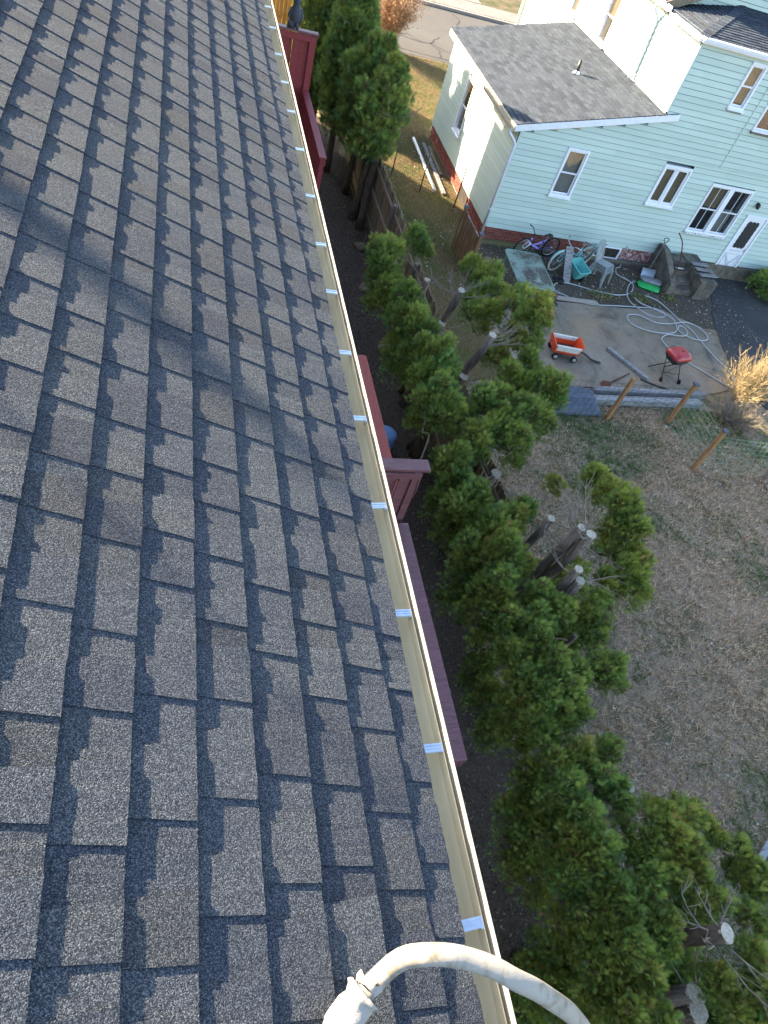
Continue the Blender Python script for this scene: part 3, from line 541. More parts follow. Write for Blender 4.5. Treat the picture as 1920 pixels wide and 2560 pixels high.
w, sub = window((24.12 - 21.98, 24.12 - 21.30, 1.20, 2.70), 'hung', f1); sub('reflection_curtain', MB().box((24.12 - 21.64, YW + .07, 2.05), (.55, .01, 1.2)), MAT['reflection_curtain'])
w, sub = window((28.6 - 25.0, 28.6 - 24.35, 4.25, 5.6), 'hung', f2); sub('reflection_curtain', MB().box((28.6 - 24.67, YW + .07, 4.95), (.55, .01, 1.2)), MAT['reflection_curtain'])
w, sub = window((28.6 - 22.55, 28.6 - 21.85, 4.22, 5.62), 'hung', f2); sub('reflection_curtain', MB().box((28.6 - 22.2, YW + .07, 5.25), (.6, .01, .8)), MAT['reflection_curtain'])
MB().box((XE - .02, 18.47, 2.85), (.03, .26, .2)).build('vent', MAT['white'], nb_house)
# basement window and side wall vent opening
bwf = MB(); pane_frame(bwf, 12.14, 13.02, .07, .46, YW - .01, .045, .08); bw = bwf.build('basement_window', MAT['white'], nb_house)
MB().box((12.58, YW + .04, .265), (.79, .004, .30)).build('pane', MAT['glass'], bw); MB().box((12.58, YW + .012, .27), (.8, .03, .32)).build('backing', MAT['room'], bw)
MB().box((XE + .02, 19.55, .20), (.05, .74, .36)).build('basement_window', MAT['room'], nb_house)
# storm door with a scalloped light
dx0, dx1, dz0, dz1 = WB['door']; dm = MB(); pane_frame(dm, dx0, dx1, dz0, dz1, YW - .015, .06, .07); door = dm.build('door', MAT['white'], nb_house)
cx = (dx0 + dx1) / 2; dwid = dx1 - dx0 - .13
MB().box((cx, YW + .0, (dz0 + dz1) / 2), (dwid, .03, dz1 - dz0 - .125)).build('door_panel', MAT['white'], door)
sc = []; gx, gz0, gz1 = .20, 1.08, 1.86
for k in range(3): sc += [(-gx + gx * 2 / 3 * (k + .5) + gx / 3 * math.cos(a), gz1 + .045 * math.sin(a)) for a in np.linspace(math.pi, 0, 9)]
for k in range(6): sc += [(gx + .02 * math.sin(a), gz1 - (gz1 - gz0) / 6 * (k + .5) + (gz1 - gz0) / 12 * math.cos(a)) for a in np.linspace(0, math.pi, 7)]
for k in range(3): sc += [(gx - gx * 2 / 3 * (k + .5) + gx / 3 * math.cos(a), gz0 - .045 * math.sin(a)) for a in np.linspace(0, math.pi, 9)]
for k in range(6): sc += [(-gx - .02 * math.sin(a), gz0 + (gz1 - gz0) / 6 * (k + .5) - (gz1 - gz0) / 12 * math.cos(a)) for a in np.linspace(0, math.pi, 7)]
MB().prism([(cx + p[0], YW - .018, p[1]) for p in sc], (0, -.004, 0)).build('scalloped_pane', MAT['black'], door)
mb = MB(); mb.box((cx, YW - .02, .955), (.40, .012, .05)); pane_frame(mb, cx - .30, cx + .30, .12, .86, YW - .018, .035, .012)
for s_ in (-1, 1):
    for o_ in (-.03, .03): mb.bar((cx - .27 * s_ + o_, YW - .02 - .002 * s_, .16), (cx + .27 * s_ + o_, YW - .02 - .002 * s_, .82), .008, .028, (0, -1, 0))
mb.build('crossbuck', MAT['downpipe'], door); MB().box((dx1 - .1, YW - .05, 1.0), (.03, .05, .1)).build('handle', MAT['downpipe'], door)
lm = MB().box((16.62, YW - .05, 2.42), (.06, .08, .10)).lathe((16.62, YW - .10, 2.30), [(.01, 0), (.05, .03), (.055, .13), (.02, .17)], 10).build('wall_lamp', MAT['black'], nb_house)
# tap and cable on the back wall
MB().tube([(13.16, YW, .50), (13.16, YW - .09, .50), (13.16, YW - .11, .44)], .014, 8).disc((13.16, YW - .07, .545), (0, 0, 1), .035, .012, 10).build('tap', MAT['metal'], nb_house)

# ------------------------------------------------------------------ deck screens and rails below the eave
def board_panel(part_of, x0, x1, y, z0, z1, mat, n):
    w = (x1 - x0) / n
    for i in range(n): MB().box((x0 + (i + .5) * w, y + (.030 if i % 2 else -.012), (z0 + z1) / 2), (w + .02 if i % 2 else w - .03, .022, z1 - z0), None, .003).build('board', mat, part_of)
ds = thing('deck_screen', (2.2, 4.9, 1.9), 'mauve board screen with a plank cap jutting from under the gutter', 'screen')
MB().box((2.02, 4.92, 3.78), (1.55, .17, .042), None, .006).build('cap', MAT['mauve'], ds); board_panel(ds, 1.2, 2.62, 4.88, 1.9, 3.70, MAT['mauve'], 9)
MB().box((2.66, 4.88, 2.8), (.09, .09, 1.9), None, .005).build('post', MAT['mauve'], ds); MB().box((2.0, 4.835, 3.70), (1.42, .03, .09), None, .003).build('rail', MAT['mauve'], ds)
MB().tube([(2.69, 4.83, 3.73), (2.712, 4.82, 3.45), (2.70, 4.82, 3.36)], .006, 6).tube([(2.70, 4.83, 3.72), (2.712, 4.82, 3.45)], .006, 6).build('strap', MAT['mauve'], ds)
def deck_rail(label, y0, y1, z, x, mat, cat='railing', end=True):
    t = thing('deck_railing', (x - .08, (y0 + y1) / 2, 1.9), label, cat); MB().box((x - .075, (y0 + y1) / 2, z - .02), (.15, y1 - y0, .04), None, .005).build('cap', mat, t)
    n = int((y1 - y0) / .105)
    for i in range(n): MB().box((x - .08, y0 + (i + .5) * (y1 - y0) / n, (z + 1.85) / 2 - .03), (.025, .085, z - 1.85), None, .003).build('slat', mat, t)
    for y in (y0 + .05, y1 - .05): MB().box((x - .08, y, z / 2 - .03), (.088, .088, z - .02), None, .004).build('post', mat, t)
    MB().box((x - .03, (y0 + y1) / 2, z - .12), (.035, y1 - y0, .09)).build('rail', mat, t); return t
deck_rail('long mauve deck rail cap running beside the gutter in the lower half', 1.93, 4.78, 2.93, 2.76, MAT['mauve'])
deck_rail('worn red deck rail cap beside the gutter, beyond the board screen', 5.02, 7.9, 2.94, 2.76, MAT['redcap'])
deck_rail('maroon slatted deck rail nearest the owl, below the tall maroon screen', 13.7, 17.0, 3.14, 2.88, MAT['maroon'])
ds2 = thing('deck_screen', (2.2, 17.1, 1.9), 'tall maroon board screen the owl sits on', 'screen')
MB().box((2.12, 17.06, 4.22), (1.62, .17, .042), None, .006).build('cap', MAT['mauve'], ds2); board_panel(ds2, 1.3, 2.74, 17.02, 1.9, 4.14, MAT['maroon'], 8)
MB().box((2.82, 17.02, 3.05), (.14, .10, 2.28), None, .005).build('post', MAT['maroon'], ds2); MB().box((2.1, 16.975, 4.13), (1.5, .03, .12), None, .003).build('rail', MAT['maroon'], ds2)
dk = thing('deck', (1.5, 9.5, 0), 'maroon timber deck hidden below the gutter behind its rails', 'deck'); MB().box((1.5, 9.5, 1.82), (2.3, 15.2, .14)).build('platform', MAT['maroon'], dk)
for y in (2.1, 6, 10, 14, 17): MB().box((2.62, y, .88), (.09, .09, 1.76)).build('post', MAT['maroon'], dk)
# owl decoy
ow = thing('owl_decoy', (2.40, 17.06, 4.242), 'dark grey owl decoy perched on the maroon screen cap', 'owl'); c = (2.40, 17.06, 4.242)
MB().lathe(c, [(.03, .02), (.07, .06), (.105, .14), (.118, .24), (.105, .34), (.075, .41), (.082, .45), (.088, .50), (.078, .55), (.045, .585), (.0, .59)], 18).build('body', MAT['owl'], ow)
for s_ in (-1, 1):
    MB().lathe((c[0] + s_ * .055, c[1], c[2] + .55), [(.026, 0), (.016, .03), (.002, .075)], 8).build('ear_tuft', MAT['owl'], ow)
    MB().tube([(c[0] + s_ * .10, c[1] + .0, c[2] + .36), (c[0] + s_ * .125, c[1] - .01, c[2] + .22), (c[0] + s_ * .07, c[1] - .05, c[2] + .03)], [.03, .045, .012], 8).build('wing', MAT['owl'], ow)
MB().tube([(c[0] + .02, c[1] - .05, c[2] + .12), (c[0] + .06, c[1] - .09, c[2] - .0)], [.05, .03], 8).build('tail', MAT['owl'], ow)
MB().lathe((c[0] - .07, c[1], c[2]), [(.09, 0), (.085, .1), (.07, .13), (.0, .14)], 12).build('perch', MAT['owl'], ow)

# ------------------------------------------------------------------ fences
def picket_mesh(h, w, mat):
    pr = [(-w / 2, 0), (w / 2, 0), (w / 2, h - .05), (.012, h), (-.012, h), (-w / 2, h - .05)]; return MB().prism([(0, p[0], p[1]) for p in pr], (.018, 0, 0)).mesh('picket', mat)
fence = thing('stockade_fence', (5.0, 14, 0), 'weathered grey stockade fence with pointed pickets behind the cedar row', 'fence'); PM = picket_mesh(1.78, .088, MAT['old_wood'])
for i in range(int((21.5 - 5.5) / .096)):
    o = link('picket', PM, fence); o.location = Vector((5.02, 5.5 + i * .096, 0)); o.scale = (1, 1, random.uniform(.985, 1.015)); o.rotation_euler = (random.uniform(-.012, .012), random.uniform(-.01, .01), 0)
for z in (.3, .95, 1.55):
    for k in range(7): MB().box((4.985, 6.65 + k * 2.4, z), (.045, 2.36, .085), None, .004).build('rail', MAT['old_wood'], fence)
for k in range(8): MB().box((4.955, 5.5 + k * 2.4, .88), (.09, .09, 1.78), None, .006).build('post', MAT['pale_bark'], fence)
gate = thing('fence_gate', (7.42, 16.0, 0), 'short brown picket fence section at the corner of the brick foundation', 'fence'); PG = picket_mesh(1.12, .088, MAT['brown_wood'])
for i in range(14): o = link('picket', PG, gate); o.location = Vector((7.44, 15.5 + i * .095, 0)); o.rotation_euler = (0, random.uniform(-.015, .015), 0); o.scale = (1, 1, random.uniform(.97, 1.03))
for z in (.3, .92): MB().box((7.475, 16.13, z), (.04, 1.32, .085)).build('rail', MAT['brown_wood'], gate)
MB().box((7.47, 16.13, 1.08), (.04, 1.36, .03)).build('top_rail', MAT['bluegrey_wood'], gate)
def cap_post(p, h, parent=None, wood='post', label=None, cap=True, lean=(0, 0), s_=.088):
    t = parent or thing('fence_post', p, label, 'post', 'capped wooden posts along the lawn'); a = Vector(p); b = a + Vector((lean[0], lean[1], h)); MB().bar(a, b, s_, s_, (1, 0, 0), .006).build('post', MAT[wood], t)
    if cap:
        k = s_ / .088; MB().add([(b.x + sx * w_ * k, b.y + sy * w_ * k, b.z + z) for (w_, z) in ((.058, -.045), (.058, .0), (.040, .014), (.018, .028)) for sx, sy in ((-1, -1), (1, -1), (1, 1), (-1, 1))], [(0, 3, 2, 1), (12, 13, 14, 15)] + [(4 * i + j, 4 * i + (j + 1) % 4, 4 * i + 4 + (j + 1) % 4, 4 * i + 4 + j) for i in range(3) for j in range(4)]).build('cap', MAT['cap'], t)
    return t
cap_post((7.46, 15.40, 0), 1.26, gate, 'brown_wood'); cap_post((7.46, 16.86, 0), 1.22, gate, 'brown_wood')
cap_post((9.57, 10.18, 0), 1.22, None, 'post', 'brown wooden post with a bare cut top, leftmost by the timbers', False)
cap_post((11.25, 10.20, 0), 1.22, None, 'post', 'brown wooden post with a dark cap, in front of the red grill')
cap_post((11.15, 8.69, 0), 1.24, None, 'post', 'brown wooden post with a dark cap standing nearest on the lawn')
cap_post((13.05, 8.50, 0), 1.2, None, 'pale_bark', 'grey wooden post at the right edge beside the white board', False)
def wire_fence(label, a, b, h, nw, mat, vert=.15, r=.0042):
    t = thing('wire_fence', ((a[0] + b[0]) / 2, (a[1] + b[1]) / 2, 0), label, 'fence'); L = math.dist(a, b)
    for i in range(nw):
        z = .06 + (h - .06) * i / (nw - 1); n = 6; MB().tube([(a[0] + (b[0] - a[0]) * k / n, a[1] + (b[1] - a[1]) * k / n + (0 if k in (0, n) else random.uniform(-.02, .02)), z + (0 if k in (0, n) else random.uniform(-.012, .012))) for k in range(n + 1)], r, 4).build('line_wire', MAT[mat], t)
    mb = MB()
    for k in range(1, int(L / vert)): f_ = k * vert / L; p = (a[0] + (b[0] - a[0]) * f_, a[1] + (b[1] - a[1]) * f_); mb.tube([(p[0], p[1], .04), (p[0] + random.uniform(-.02, .02), p[1], h)], r * .7, 3)
    mb.build('stay_wires', MAT[mat], t); return t
wire_fence('green wire strung between the two dark-capped posts', (11.25, 10.2), (11.15, 8.69), 1.1, 9, 'wire')
wire_fence('green wire from the nearest capped post to the right edge', (11.15, 8.69), (13.05, 8.50), 1.05, 9, 'wire')
wire_fence('thin wire between the leftmost bare post and the capped post by the grill', (9.57, 10.18), (11.25, 10.2), 1.05, 7, 'darkwire')
wire_fence('thin wire in front of the blue-grey tarp beside the cedars', (7.9, 10.16), (9.57, 10.18), 1.05, 7, 'darkwire')
wf = wire_fence('sagging dark wire mesh across the side yard by the brick foundation', (6.35, 20.6), (8.1, 19.05), .95, 10, 'darkwire', .07, .0028)
for p in ((6.38, 20.62), (7.15, 19.9), (8.05, 19.1)): MB().tube([(p[0], p[1], 0), (p[0], p[1], 1.25)], .018, 8).build('stake', MAT['blackmetal'], wf)
tf = thing('board_fence', (3.6, 31, 0), 'sunlit orange board fence behind the owl at the top edge', 'fence')
PT = MB().box((0, 0, 1.1), (.135, .02, 2.2), None, .003).mesh('picket', MAT['tan_fence'])
for i in range(26): o = link('picket', PT, tf); o.location = Vector((1.9 + i * .14, 29.3 + (.012 if i % 2 else 0), 0))
for z in (.4, 1.15, 1.95): MB().box((3.65, 29.27, z), (3.6, .04, .09)).build('rail', MAT['tan_fence'], tf)

# ------------------------------------------------------------------ cedars
def spray_template():
    V = []; F = []
    def leaf(o, ang, L, w, bend):
        c, s_ = math.cos(ang), math.sin(ang); d_ = np.array([s_, c, 0]); n_ = np.array([c, -s_, 0]); k = len(V)
        o = np.array(o); V.extend([o + d_ * L * .12 + n_ * w * 1.15, o + d_ * L * .30 - n_ * w * 1.15 + np.array([0, 0, bend * .3]), o + d_ * L + np.array([0, 0, bend])]); F.append((k, k + 1, k + 2))
    leaf((0, 0, 0), 0, 1.0, .055, .14)
    for (y_, a_, L_) in ((.02, 1.0, .42), (.14, .80, .56), (.32, .68, .52), (.52, .58, .40)):
        leaf((0, y_, .01), a_ + .06, L_, .050, .12 - y_ * .1); leaf((0, y_ + .04, .01), -a_, L_ * .94, .050, -.04 + y_ * .1)
    return np.array(V), np.array(F)
SV, SF = spray_template(); tree_mat = tint_mat('cedar_foliage', .62, .22, .22)
GREENS = np.array([(.095, .175, .050), (.125, .22, .056), (.16, .255, .058), (.068, .14, .052), (.20, .27, .055), (.115, .185, .070)])
def foliage(lobes, name, parent, size=.115, dens=1.0, warm=0.0, tall=1.45, gold=0.0):
    Vs, Fs, Cs, nb_ = [], [], [], 0; full = []
    for (x, y, z, r) in lobes:
        full.append((x, y, z, r * .86, .72))
        for q in range(7):
            a = random.uniform(0, 6.283); e = random.uniform(-.25, 1.0); c_ = math.sqrt(max(0, 1 - e * e)); rs_ = r * random.uniform(.24, .46); full.append((x + math.cos(a) * c_ * r * .80, y + math.sin(a) * c_ * r * .80, z + e * r * .95 * tall, rs_, .72))
    for li, (x, y, z, r, dens_) in enumerate(full):
        n = int(760 * dens * dens_ * (r / .3) ** 2 * (.1 / size) ** 1.7) + 20
        d_ = rng.normal(size=(n, 3)); d_ /= np.linalg.norm(d_, axis=1)[:, None]; d_[:, 2] = np.where(d_[:, 2] < -.45, -d_[:, 2], d_[:, 2])
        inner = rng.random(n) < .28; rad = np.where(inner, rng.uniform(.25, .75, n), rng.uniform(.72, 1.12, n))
        bumps = np.array([1 + .30 * mnoise.noise(Vector((dd[0] * 1.9 + li * 3.1, dd[1] * 1.9 + x, dd[2] * 1.9 + y))) for dd in d_])
        P = np.array([x, y, z]) + d_ * (rad * bumps * r)[:, None] * np.array([1, 1, tall])
        P[:, 2] = np.maximum(P[:, 2], .08)
        up = d_ * np.array([1.0, 1.0, .45]) + np.array([0, 0, .85]) + rng.normal(size=(n, 3)) * .35; up /= np.linalg.norm(up, axis=1)[:, None]
        nr = np.cross(up, rng.normal(size=(n, 3))); nr /= np.linalg.norm(nr, axis=1)[:, None]; sx = np.cross(up, nr); s_ = size * rng.uniform(.65, 1.3, n)
        V = P[:, None, :] + (SV[None, :, 0, None] * sx[:, None, :] + SV[None, :, 1, None] * up[:, None, :] + SV[None, :, 2, None] * nr[:, None, :]) * s_[:, None, None]
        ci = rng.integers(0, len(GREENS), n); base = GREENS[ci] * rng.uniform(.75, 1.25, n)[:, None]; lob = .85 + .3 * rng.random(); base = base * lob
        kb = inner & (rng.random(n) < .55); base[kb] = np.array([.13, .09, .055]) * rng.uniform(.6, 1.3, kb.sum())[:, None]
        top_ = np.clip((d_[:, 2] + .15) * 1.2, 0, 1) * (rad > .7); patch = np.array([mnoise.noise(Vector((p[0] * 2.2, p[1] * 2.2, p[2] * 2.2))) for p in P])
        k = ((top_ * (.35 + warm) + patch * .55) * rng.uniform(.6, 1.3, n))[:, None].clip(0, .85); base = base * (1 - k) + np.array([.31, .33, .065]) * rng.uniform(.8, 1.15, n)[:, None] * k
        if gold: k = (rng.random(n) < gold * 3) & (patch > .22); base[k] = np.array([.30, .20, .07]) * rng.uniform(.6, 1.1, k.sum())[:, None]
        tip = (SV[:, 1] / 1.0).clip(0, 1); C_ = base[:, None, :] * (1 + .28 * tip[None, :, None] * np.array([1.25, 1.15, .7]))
        Vs.append(V.reshape(-1, 3)); Fs.append((SF[None] + (np.arange(n) * len(SV))[:, None, None] + nb_).reshape(-1, 3)); Cs.append(C_.reshape(-1, 3)); nb_ += n * len(SV)
    return link(name, np_mesh(name, np.vstack(Vs), np.vstack(Fs), tree_mat, np.vstack(Cs)), parent)
def trunk(parent, base, top, r0, r1, mat='bark', cut=True):
    base = Vector(base); top = Vector(top); n = 9; pts = []; rs = []
    for i in range(n): t = i / (n - 1); w = .03 * math.sin(t * math.pi); pts.append(base.lerp(top, t) + Vector((random.uniform(-1, 1) * w, random.uniform(-1, 1) * w, 0))); rs.append((r0 * 1.25 if i == 0 else r0 + (r1 - r0) * t) * random.uniform(.94, 1.06))
    tr = MB().tube(pts, rs, 12).build('trunk', MAT[mat], parent)
    if cut:
        ax = (pts[-1] - pts[-2]).normalized(); r = rs[-1]; c_ = pts[-1] + ax * .006; u = ax.orthogonal().normalized(); w = ax.cross(u); ring = [c_ + (u * math.cos(a) + w * math.sin(a)) * r * random.uniform(.93, 1.04) for a in np.linspace(0, 2 * math.pi, 18, False)]
        MB().prism(ring, ax * -.03).build('cut_face', MAT['cut'], tr)
    return tr
def twigs(parent, org, n, L, spread, r=.008, up=.3, name='dead_branch'):
    for i in range(n):
        a = random.uniform(0, 6.283) if spread is None else random.uniform(*spread); d_ = Vector((math.cos(a), math.sin(a), random.uniform(up - .25, up + .35))).normalized(); p = Vector(org) + Vector((0, 0, random.uniform(-.25, -.02))); l = L * random.uniform(.55, 1.15); mb = MB(); pts = [p]
        for k in range(5): d_ = (d_ + Vector((random.uniform(-.25, .25), random.uniform(-.25, .25), random.uniform(-.1, .25)))).normalized(); pts.append(pts[-1] + d_ * l / 5)
        mb.tube(pts, [r, r * .85, r * .7, r * .55, r * .4, r * .2], 5, False)
        for k in (2, 3, 4):
            for q in range(2): e = (d_ + Vector((random.uniform(-1, 1), random.uniform(-1, 1), random.uniform(-.4, .6)))).normalized(); m_ = pts[k] + e * l * .16 + Vector((0, 0, .02)); mb.tube([pts[k], m_, m_ + (e + d_ * .6).normalized() * l * .14], [r * .5, r * .35, r * .15], 4, False)
        mb.build(name, MAT['twig'], parent)
LOBES = {
'T1': [(3.8, 11.27, 2.56, 0.33), (3.8, 11.09, 2.2, 0.34), (3.8, 10.93, 1.74, 0.29), (4.34, 11.71, 2.6, 0.27), (4.66, 11.62, 2.6, 0.12), (3.8, 10.58, 2.24, 0.25)] ,
'T2': [(3.83, 9.88, 2.6, 0.26), (3.8, 9.49, 2.43, 0.34), (3.9, 9.03, 2.6, 0.28), (3.8, 9.0, 1.74, 0.33), (3.8, 9.34, 2.04, 0.29), (3.8, 8.74, 2.35, 0.26)] ,
'T3': [(5.46, 11.12, 2.6, 0.23), (5.6, 10.72, 2.68, 0.3), (5.31, 10.16, 2.6, 0.25), (5.17, 9.58, 2.6, 0.32), (5.6, 10.22, 2.69, 0.25)] ,
'T4': [(5.6, 9.42, 2.96, 0.31), (5.6, 8.72, 3.4, 0.26), (5.6, 8.42, 3.42, 0.16), (5.6, 8.76, 3.13, 0.21), (5.6, 8.47, 2.91, 0.21), (5.18, 8.53, 2.6, 0.24), (5.6, 9.03, 2.65, 0.24)] ,
'T5': [(3.99, 8.36, 2.6, 0.32), (4.05, 7.96, 2.6, 0.34), (3.8, 7.89, 2.51, 0.28), (3.8, 7.31, 2.56, 0.33), (3.8, 7.49, 2.07, 0.28), (3.91, 6.96, 2.6, 0.26)] ,
'T6': [(5.6, 8.13, 2.65, 0.26), (5.6, 7.27, 3.09, 0.18), (5.22, 7.76, 2.6, 0.32), (5.6, 7.56, 2.71, 0.38), (5.26, 7.06, 2.6, 0.37), (4.8, 6.86, 2.6, 0.3), (4.5, 7.16, 2.6, 0.27), (4.59, 6.77, 2.6, 0.27), (4.22, 6.49, 2.6, 0.26), (4.77, 6.38, 2.6, 0.26), (4.82, 7.4, 2.6, 0.28)] ,
'T7': [(3.8, 6.16, 2.44, 0.25), (3.8, 5.84, 2.48, 0.23), (3.8, 5.84, 2.31, 0.25), (3.8, 5.36, 2.5, 0.27), (3.8, 5.95, 1.68, 0.26), (3.8, 5.34, 2.05, 0.25), (3.96, 5.57, 2.6, 0.16), (3.8, 5.4, 1.75, 0.25)] ,
'T8': [(4.56, 5.19, 2.6, 0.16), (4.02, 4.81, 2.6, 0.31), (3.8, 4.64, 2.4, 0.31), (4.04, 4.39, 2.6, 0.3), (3.8, 4.54, 1.89, 0.32), (3.8, 4.04, 2.49, 0.29), (3.8, 4.51, 1.43, 0.25), (5.22, 5.69, 2.6, 0.12), (4.35, 5.1, 2.6, 0.21), (3.8, 3.95, 2.11, 0.27)] ,
'T9': [(5.6, 5.47, 2.87, 0.23), (5.6, 5.09, 3.08, 0.24), (5.6, 4.79, 3.26, 0.18), (5.6, 4.42, 3.13, 0.19), (5.6, 4.36, 2.69, 0.26), (5.6, 4.09, 2.88, 0.23), (5.6, 3.89, 2.62, 0.25), (5.4, 4.01, 2.6, 0.2), (5.6, 4.66, 3.1, 0.21), (5.6, 4.73, 2.84, 0.18)] ,
'T10': [(4.36, 3.87, 2.6, 0.22), (4.46, 3.65, 2.6, 0.22), (4.94, 3.6, 2.6, 0.17), (4.91, 3.39, 2.6, 0.19), (4.01, 3.36, 2.6, 0.23), (3.8, 3.2, 2.55, 0.2), (3.8, 3.61, 2.59, 0.21), (4.19, 3.48, 2.6, 0.21), (5.14, 3.78, 2.6, 0.15), (3.8, 3.56, 2.09, 0.24)] ,
'T11': [(4.11, 2.86, 2.6, 0.27), (4.33, 2.85, 2.6, 0.2), (3.8, 2.96, 2.49, 0.22), (3.8, 2.62, 2.6, 0.24), (4.12, 2.59, 2.6, 0.24), (4.22, 2.44, 2.6, 0.18), (4.82, 2.9, 2.6, 0.21), (4.89, 2.79, 2.6, 0.18), (3.8, 2.71, 2.05, 0.23), (3.8, 2.35, 2.52, 0.21), (3.8, 3.45, 1.5, 0.23), (3.8, 2.66, 1.46, 0.22), (4.02, 2.32, 2.6, 0.19), (3.8, 3.03, 1.56, 0.25), (3.8, 2.38, 2.07, 0.2)] ,
'T12': [(3.85, 1.83, 2.6, 0.2), (4.16, 1.67, 2.6, 0.22), (4.33, 1.49, 2.6, 0.18), (3.8, 1.53, 2.6, 0.24), (3.8, 1.93, 2.0, 0.2), (3.8, 1.68, 1.81, 0.26), (3.85, 1.23, 2.6, 0.27), (3.8, 1.33, 1.95, 0.29), (3.8, 1.44, 1.18, 0.25), (3.8, 1.07, 1.49, 0.28), (3.8, 0.97, 2.29, 0.27), (3.87, 0.99, 2.6, 0.23), (3.8, 2.13, 2.56, 0.17), (4.48, 1.97, 2.6, 0.15), (3.8, 1.7, 1.44, 0.22), (4.08, 1.97, 2.6, 0.17)] ,
'T13': [(4.68, 1.23, 2.6, 0.22), (5.03, 1.21, 2.6, 0.22), (4.44, 1.06, 2.6, 0.19), (4.75, 0.99, 2.6, 0.22), (5.27, 1.06, 2.6, 0.13), (5.47, 0.84, 2.6, 0.18), (5.52, 0.66, 2.6, 0.17), (4.33, 0.84, 2.6, 0.19), (4.84, 0.63, 2.6, 0.17), (4.94, 0.48, 2.6, 0.17), (5.55, 0.54, 2.6, 0.16), (4.57, 0.78, 2.6, 0.19), (4.9, 0.87, 2.6, 0.19)] ,
'T14': [(3.98, 0.51, 2.6, 0.17), (4.31, 0.36, 2.6, 0.18), (4.26, 0.22, 2.6, 0.16), (3.8, 0.53, 1.84, 0.23), (3.8, 0.32, 2.22, 0.22), (3.9, 0.28, 2.6, 0.2), (3.8, 0.38, 1.43, 0.24), (4.02, 0.06, 2.6, 0.17), (3.8, 0.1, 2.35, 0.21), (3.8, 0.58, 2.4, 0.18), (4.22, 0.62, 2.6, 0.17), (4.02, 0.75, 2.6, 0.17)] ,
'T15': [(3.8, -0.06, 1.98, 0.23), (3.8, -0.11, 2.52, 0.19), (3.8, 0.1, 1.51, 0.24), (4.8, -0.32, 2.6, 0.17), (5.03, -0.26, 2.6, 0.18), (4.71, -0.11, 2.6, 0.14), (3.8, 0.04, 0.98, 0.25), (4.01, -0.24, 2.6, 0.15), (3.8, 0.25, 0.79, 0.21), (3.8, -0.02, 0.35, 0.24), (5.12, -0.02, 2.6, 0.16), (5.35, 0.26, 2.6, 0.15), (4.94, -0.45, 2.6, 0.21), (3.8, -0.2, 1.4, 0.23), (3.8, -0.28, 2.32, 0.21)] ,
}
# key: (label, [stems: (base, top, r0, r1)], twigs per stem, density, warm, gold)
X0 = 4.62
TREES = {
 'T1': ('topped cedar furthest along the row, beside the gap in the stockade fence', [((4.75, 11.7, 0), (4.86, 11.62, 2.05), .085, .075)], 4, 1.0, .05, 0),
 'T2': ('topped cedar with a short stub, second from the far end of the row', [((4.62, 10.2, 0), (4.72, 9.98, 2.22), .09, .08)], 3, 1.0, .0, 0),
 'T3': ('topped cedar with a long leaning trunk and a one-sided crown by the glass table', [((4.7, 10.6, 0), (4.80, 9.88, 2.98), .09, .07)], 7, 1.0, .2, 0),
 'T4': ('topped cedar with bare grey branches reaching towards the red wagon', [((4.55, 8.95, 0), (4.85, 8.36, 3.2), .10, .075)], 8, .9, .3, .08),
 'T5': ('topped dark cedar with a broad pale stump, left of the leaning trunk', [((4.55, 8.75, 0), (4.70, 8.43, 2.29), .105, .095)], 4, 1.1, .0, 0),
 'T6': ('large bushy cedar right beside the blue-grey tarp', [((4.95, 7.4, 0), (5.0, 7.35, 2.5), .1, .05)], 0, 1.1, .12, 0),
 'T7': ('topped cedar behind the mauve board screen with a pale angled stump', [((4.6, 6.6, 0), (4.72, 6.36, 2.16), .09, .085)], 5, 1.0, .05, 0),
 'T8': ('wide dark cedar beside the mauve deck rail with one thin sprig', [((4.62, 5.05, 0), (4.72, 4.85, 2.97), .075, .06)], 5, 1.05, .05, .05),
 'T9': ('topped cedar with two tall stems side by side inside an open crown', [((4.72, 4.75, 0), (4.80, 4.42, 3.34), .085, .065), ((4.78, 4.65, 0), (4.88, 4.31, 3.35), .09, .072)], 10, .95, .28, .06),
 'T10': ('topped cedar with three stubs just nearer than the two tall stems', [((4.62, 4.15, 0), (4.70, 3.97, 3.11), .08, .06), ((4.66, 4.0, 0), (4.78, 3.91, 2.95), .085, .07), ((4.72, 3.5, 0), (4.78, 3.44, 2.47), .05, .035)], 6, 1.0, .12, .04),
 'T11': ('dense round cedar with a wide angled stump, mid row', [((4.6, 3.3, 0), (4.76, 3.17, 2.28), .095, .085)], 3, 1.1, .1, 0),
 'T12': ('dense dark cedar with a round pale stump at its lawn side', [((4.65, 1.8, 0), (4.80, 1.66, 2.35), .09, .072)], 7, 1.1, .08, .05),
 'T13': ('yellow-tinged bushy cedar at the right edge, nearest the lawn', [((5.0, .95, 0), (5.02, .9, 2.3), .09, .04)], 0, 1.0, .22, .05),
 'T14': ('near cedar with a stump leaning towards the right edge', [((4.1, .45, 0), (4.78, .2, 2.95), .115, .085)], 7, 1.05, .15, .03),
 'T15': ('nearest cedar at the bottom edge with a cluster of three stumps', [((4.5, -.1, 0), (4.62, -.16, 2.4), .1, .085), ((4.55, -.28, 0), (4.66, -.30, 2.3), .11, .10), ((4.66, -.2, 0), (4.70, -.21, 2.36), .05, .045)], 8, 1.1, .12, .03),
}
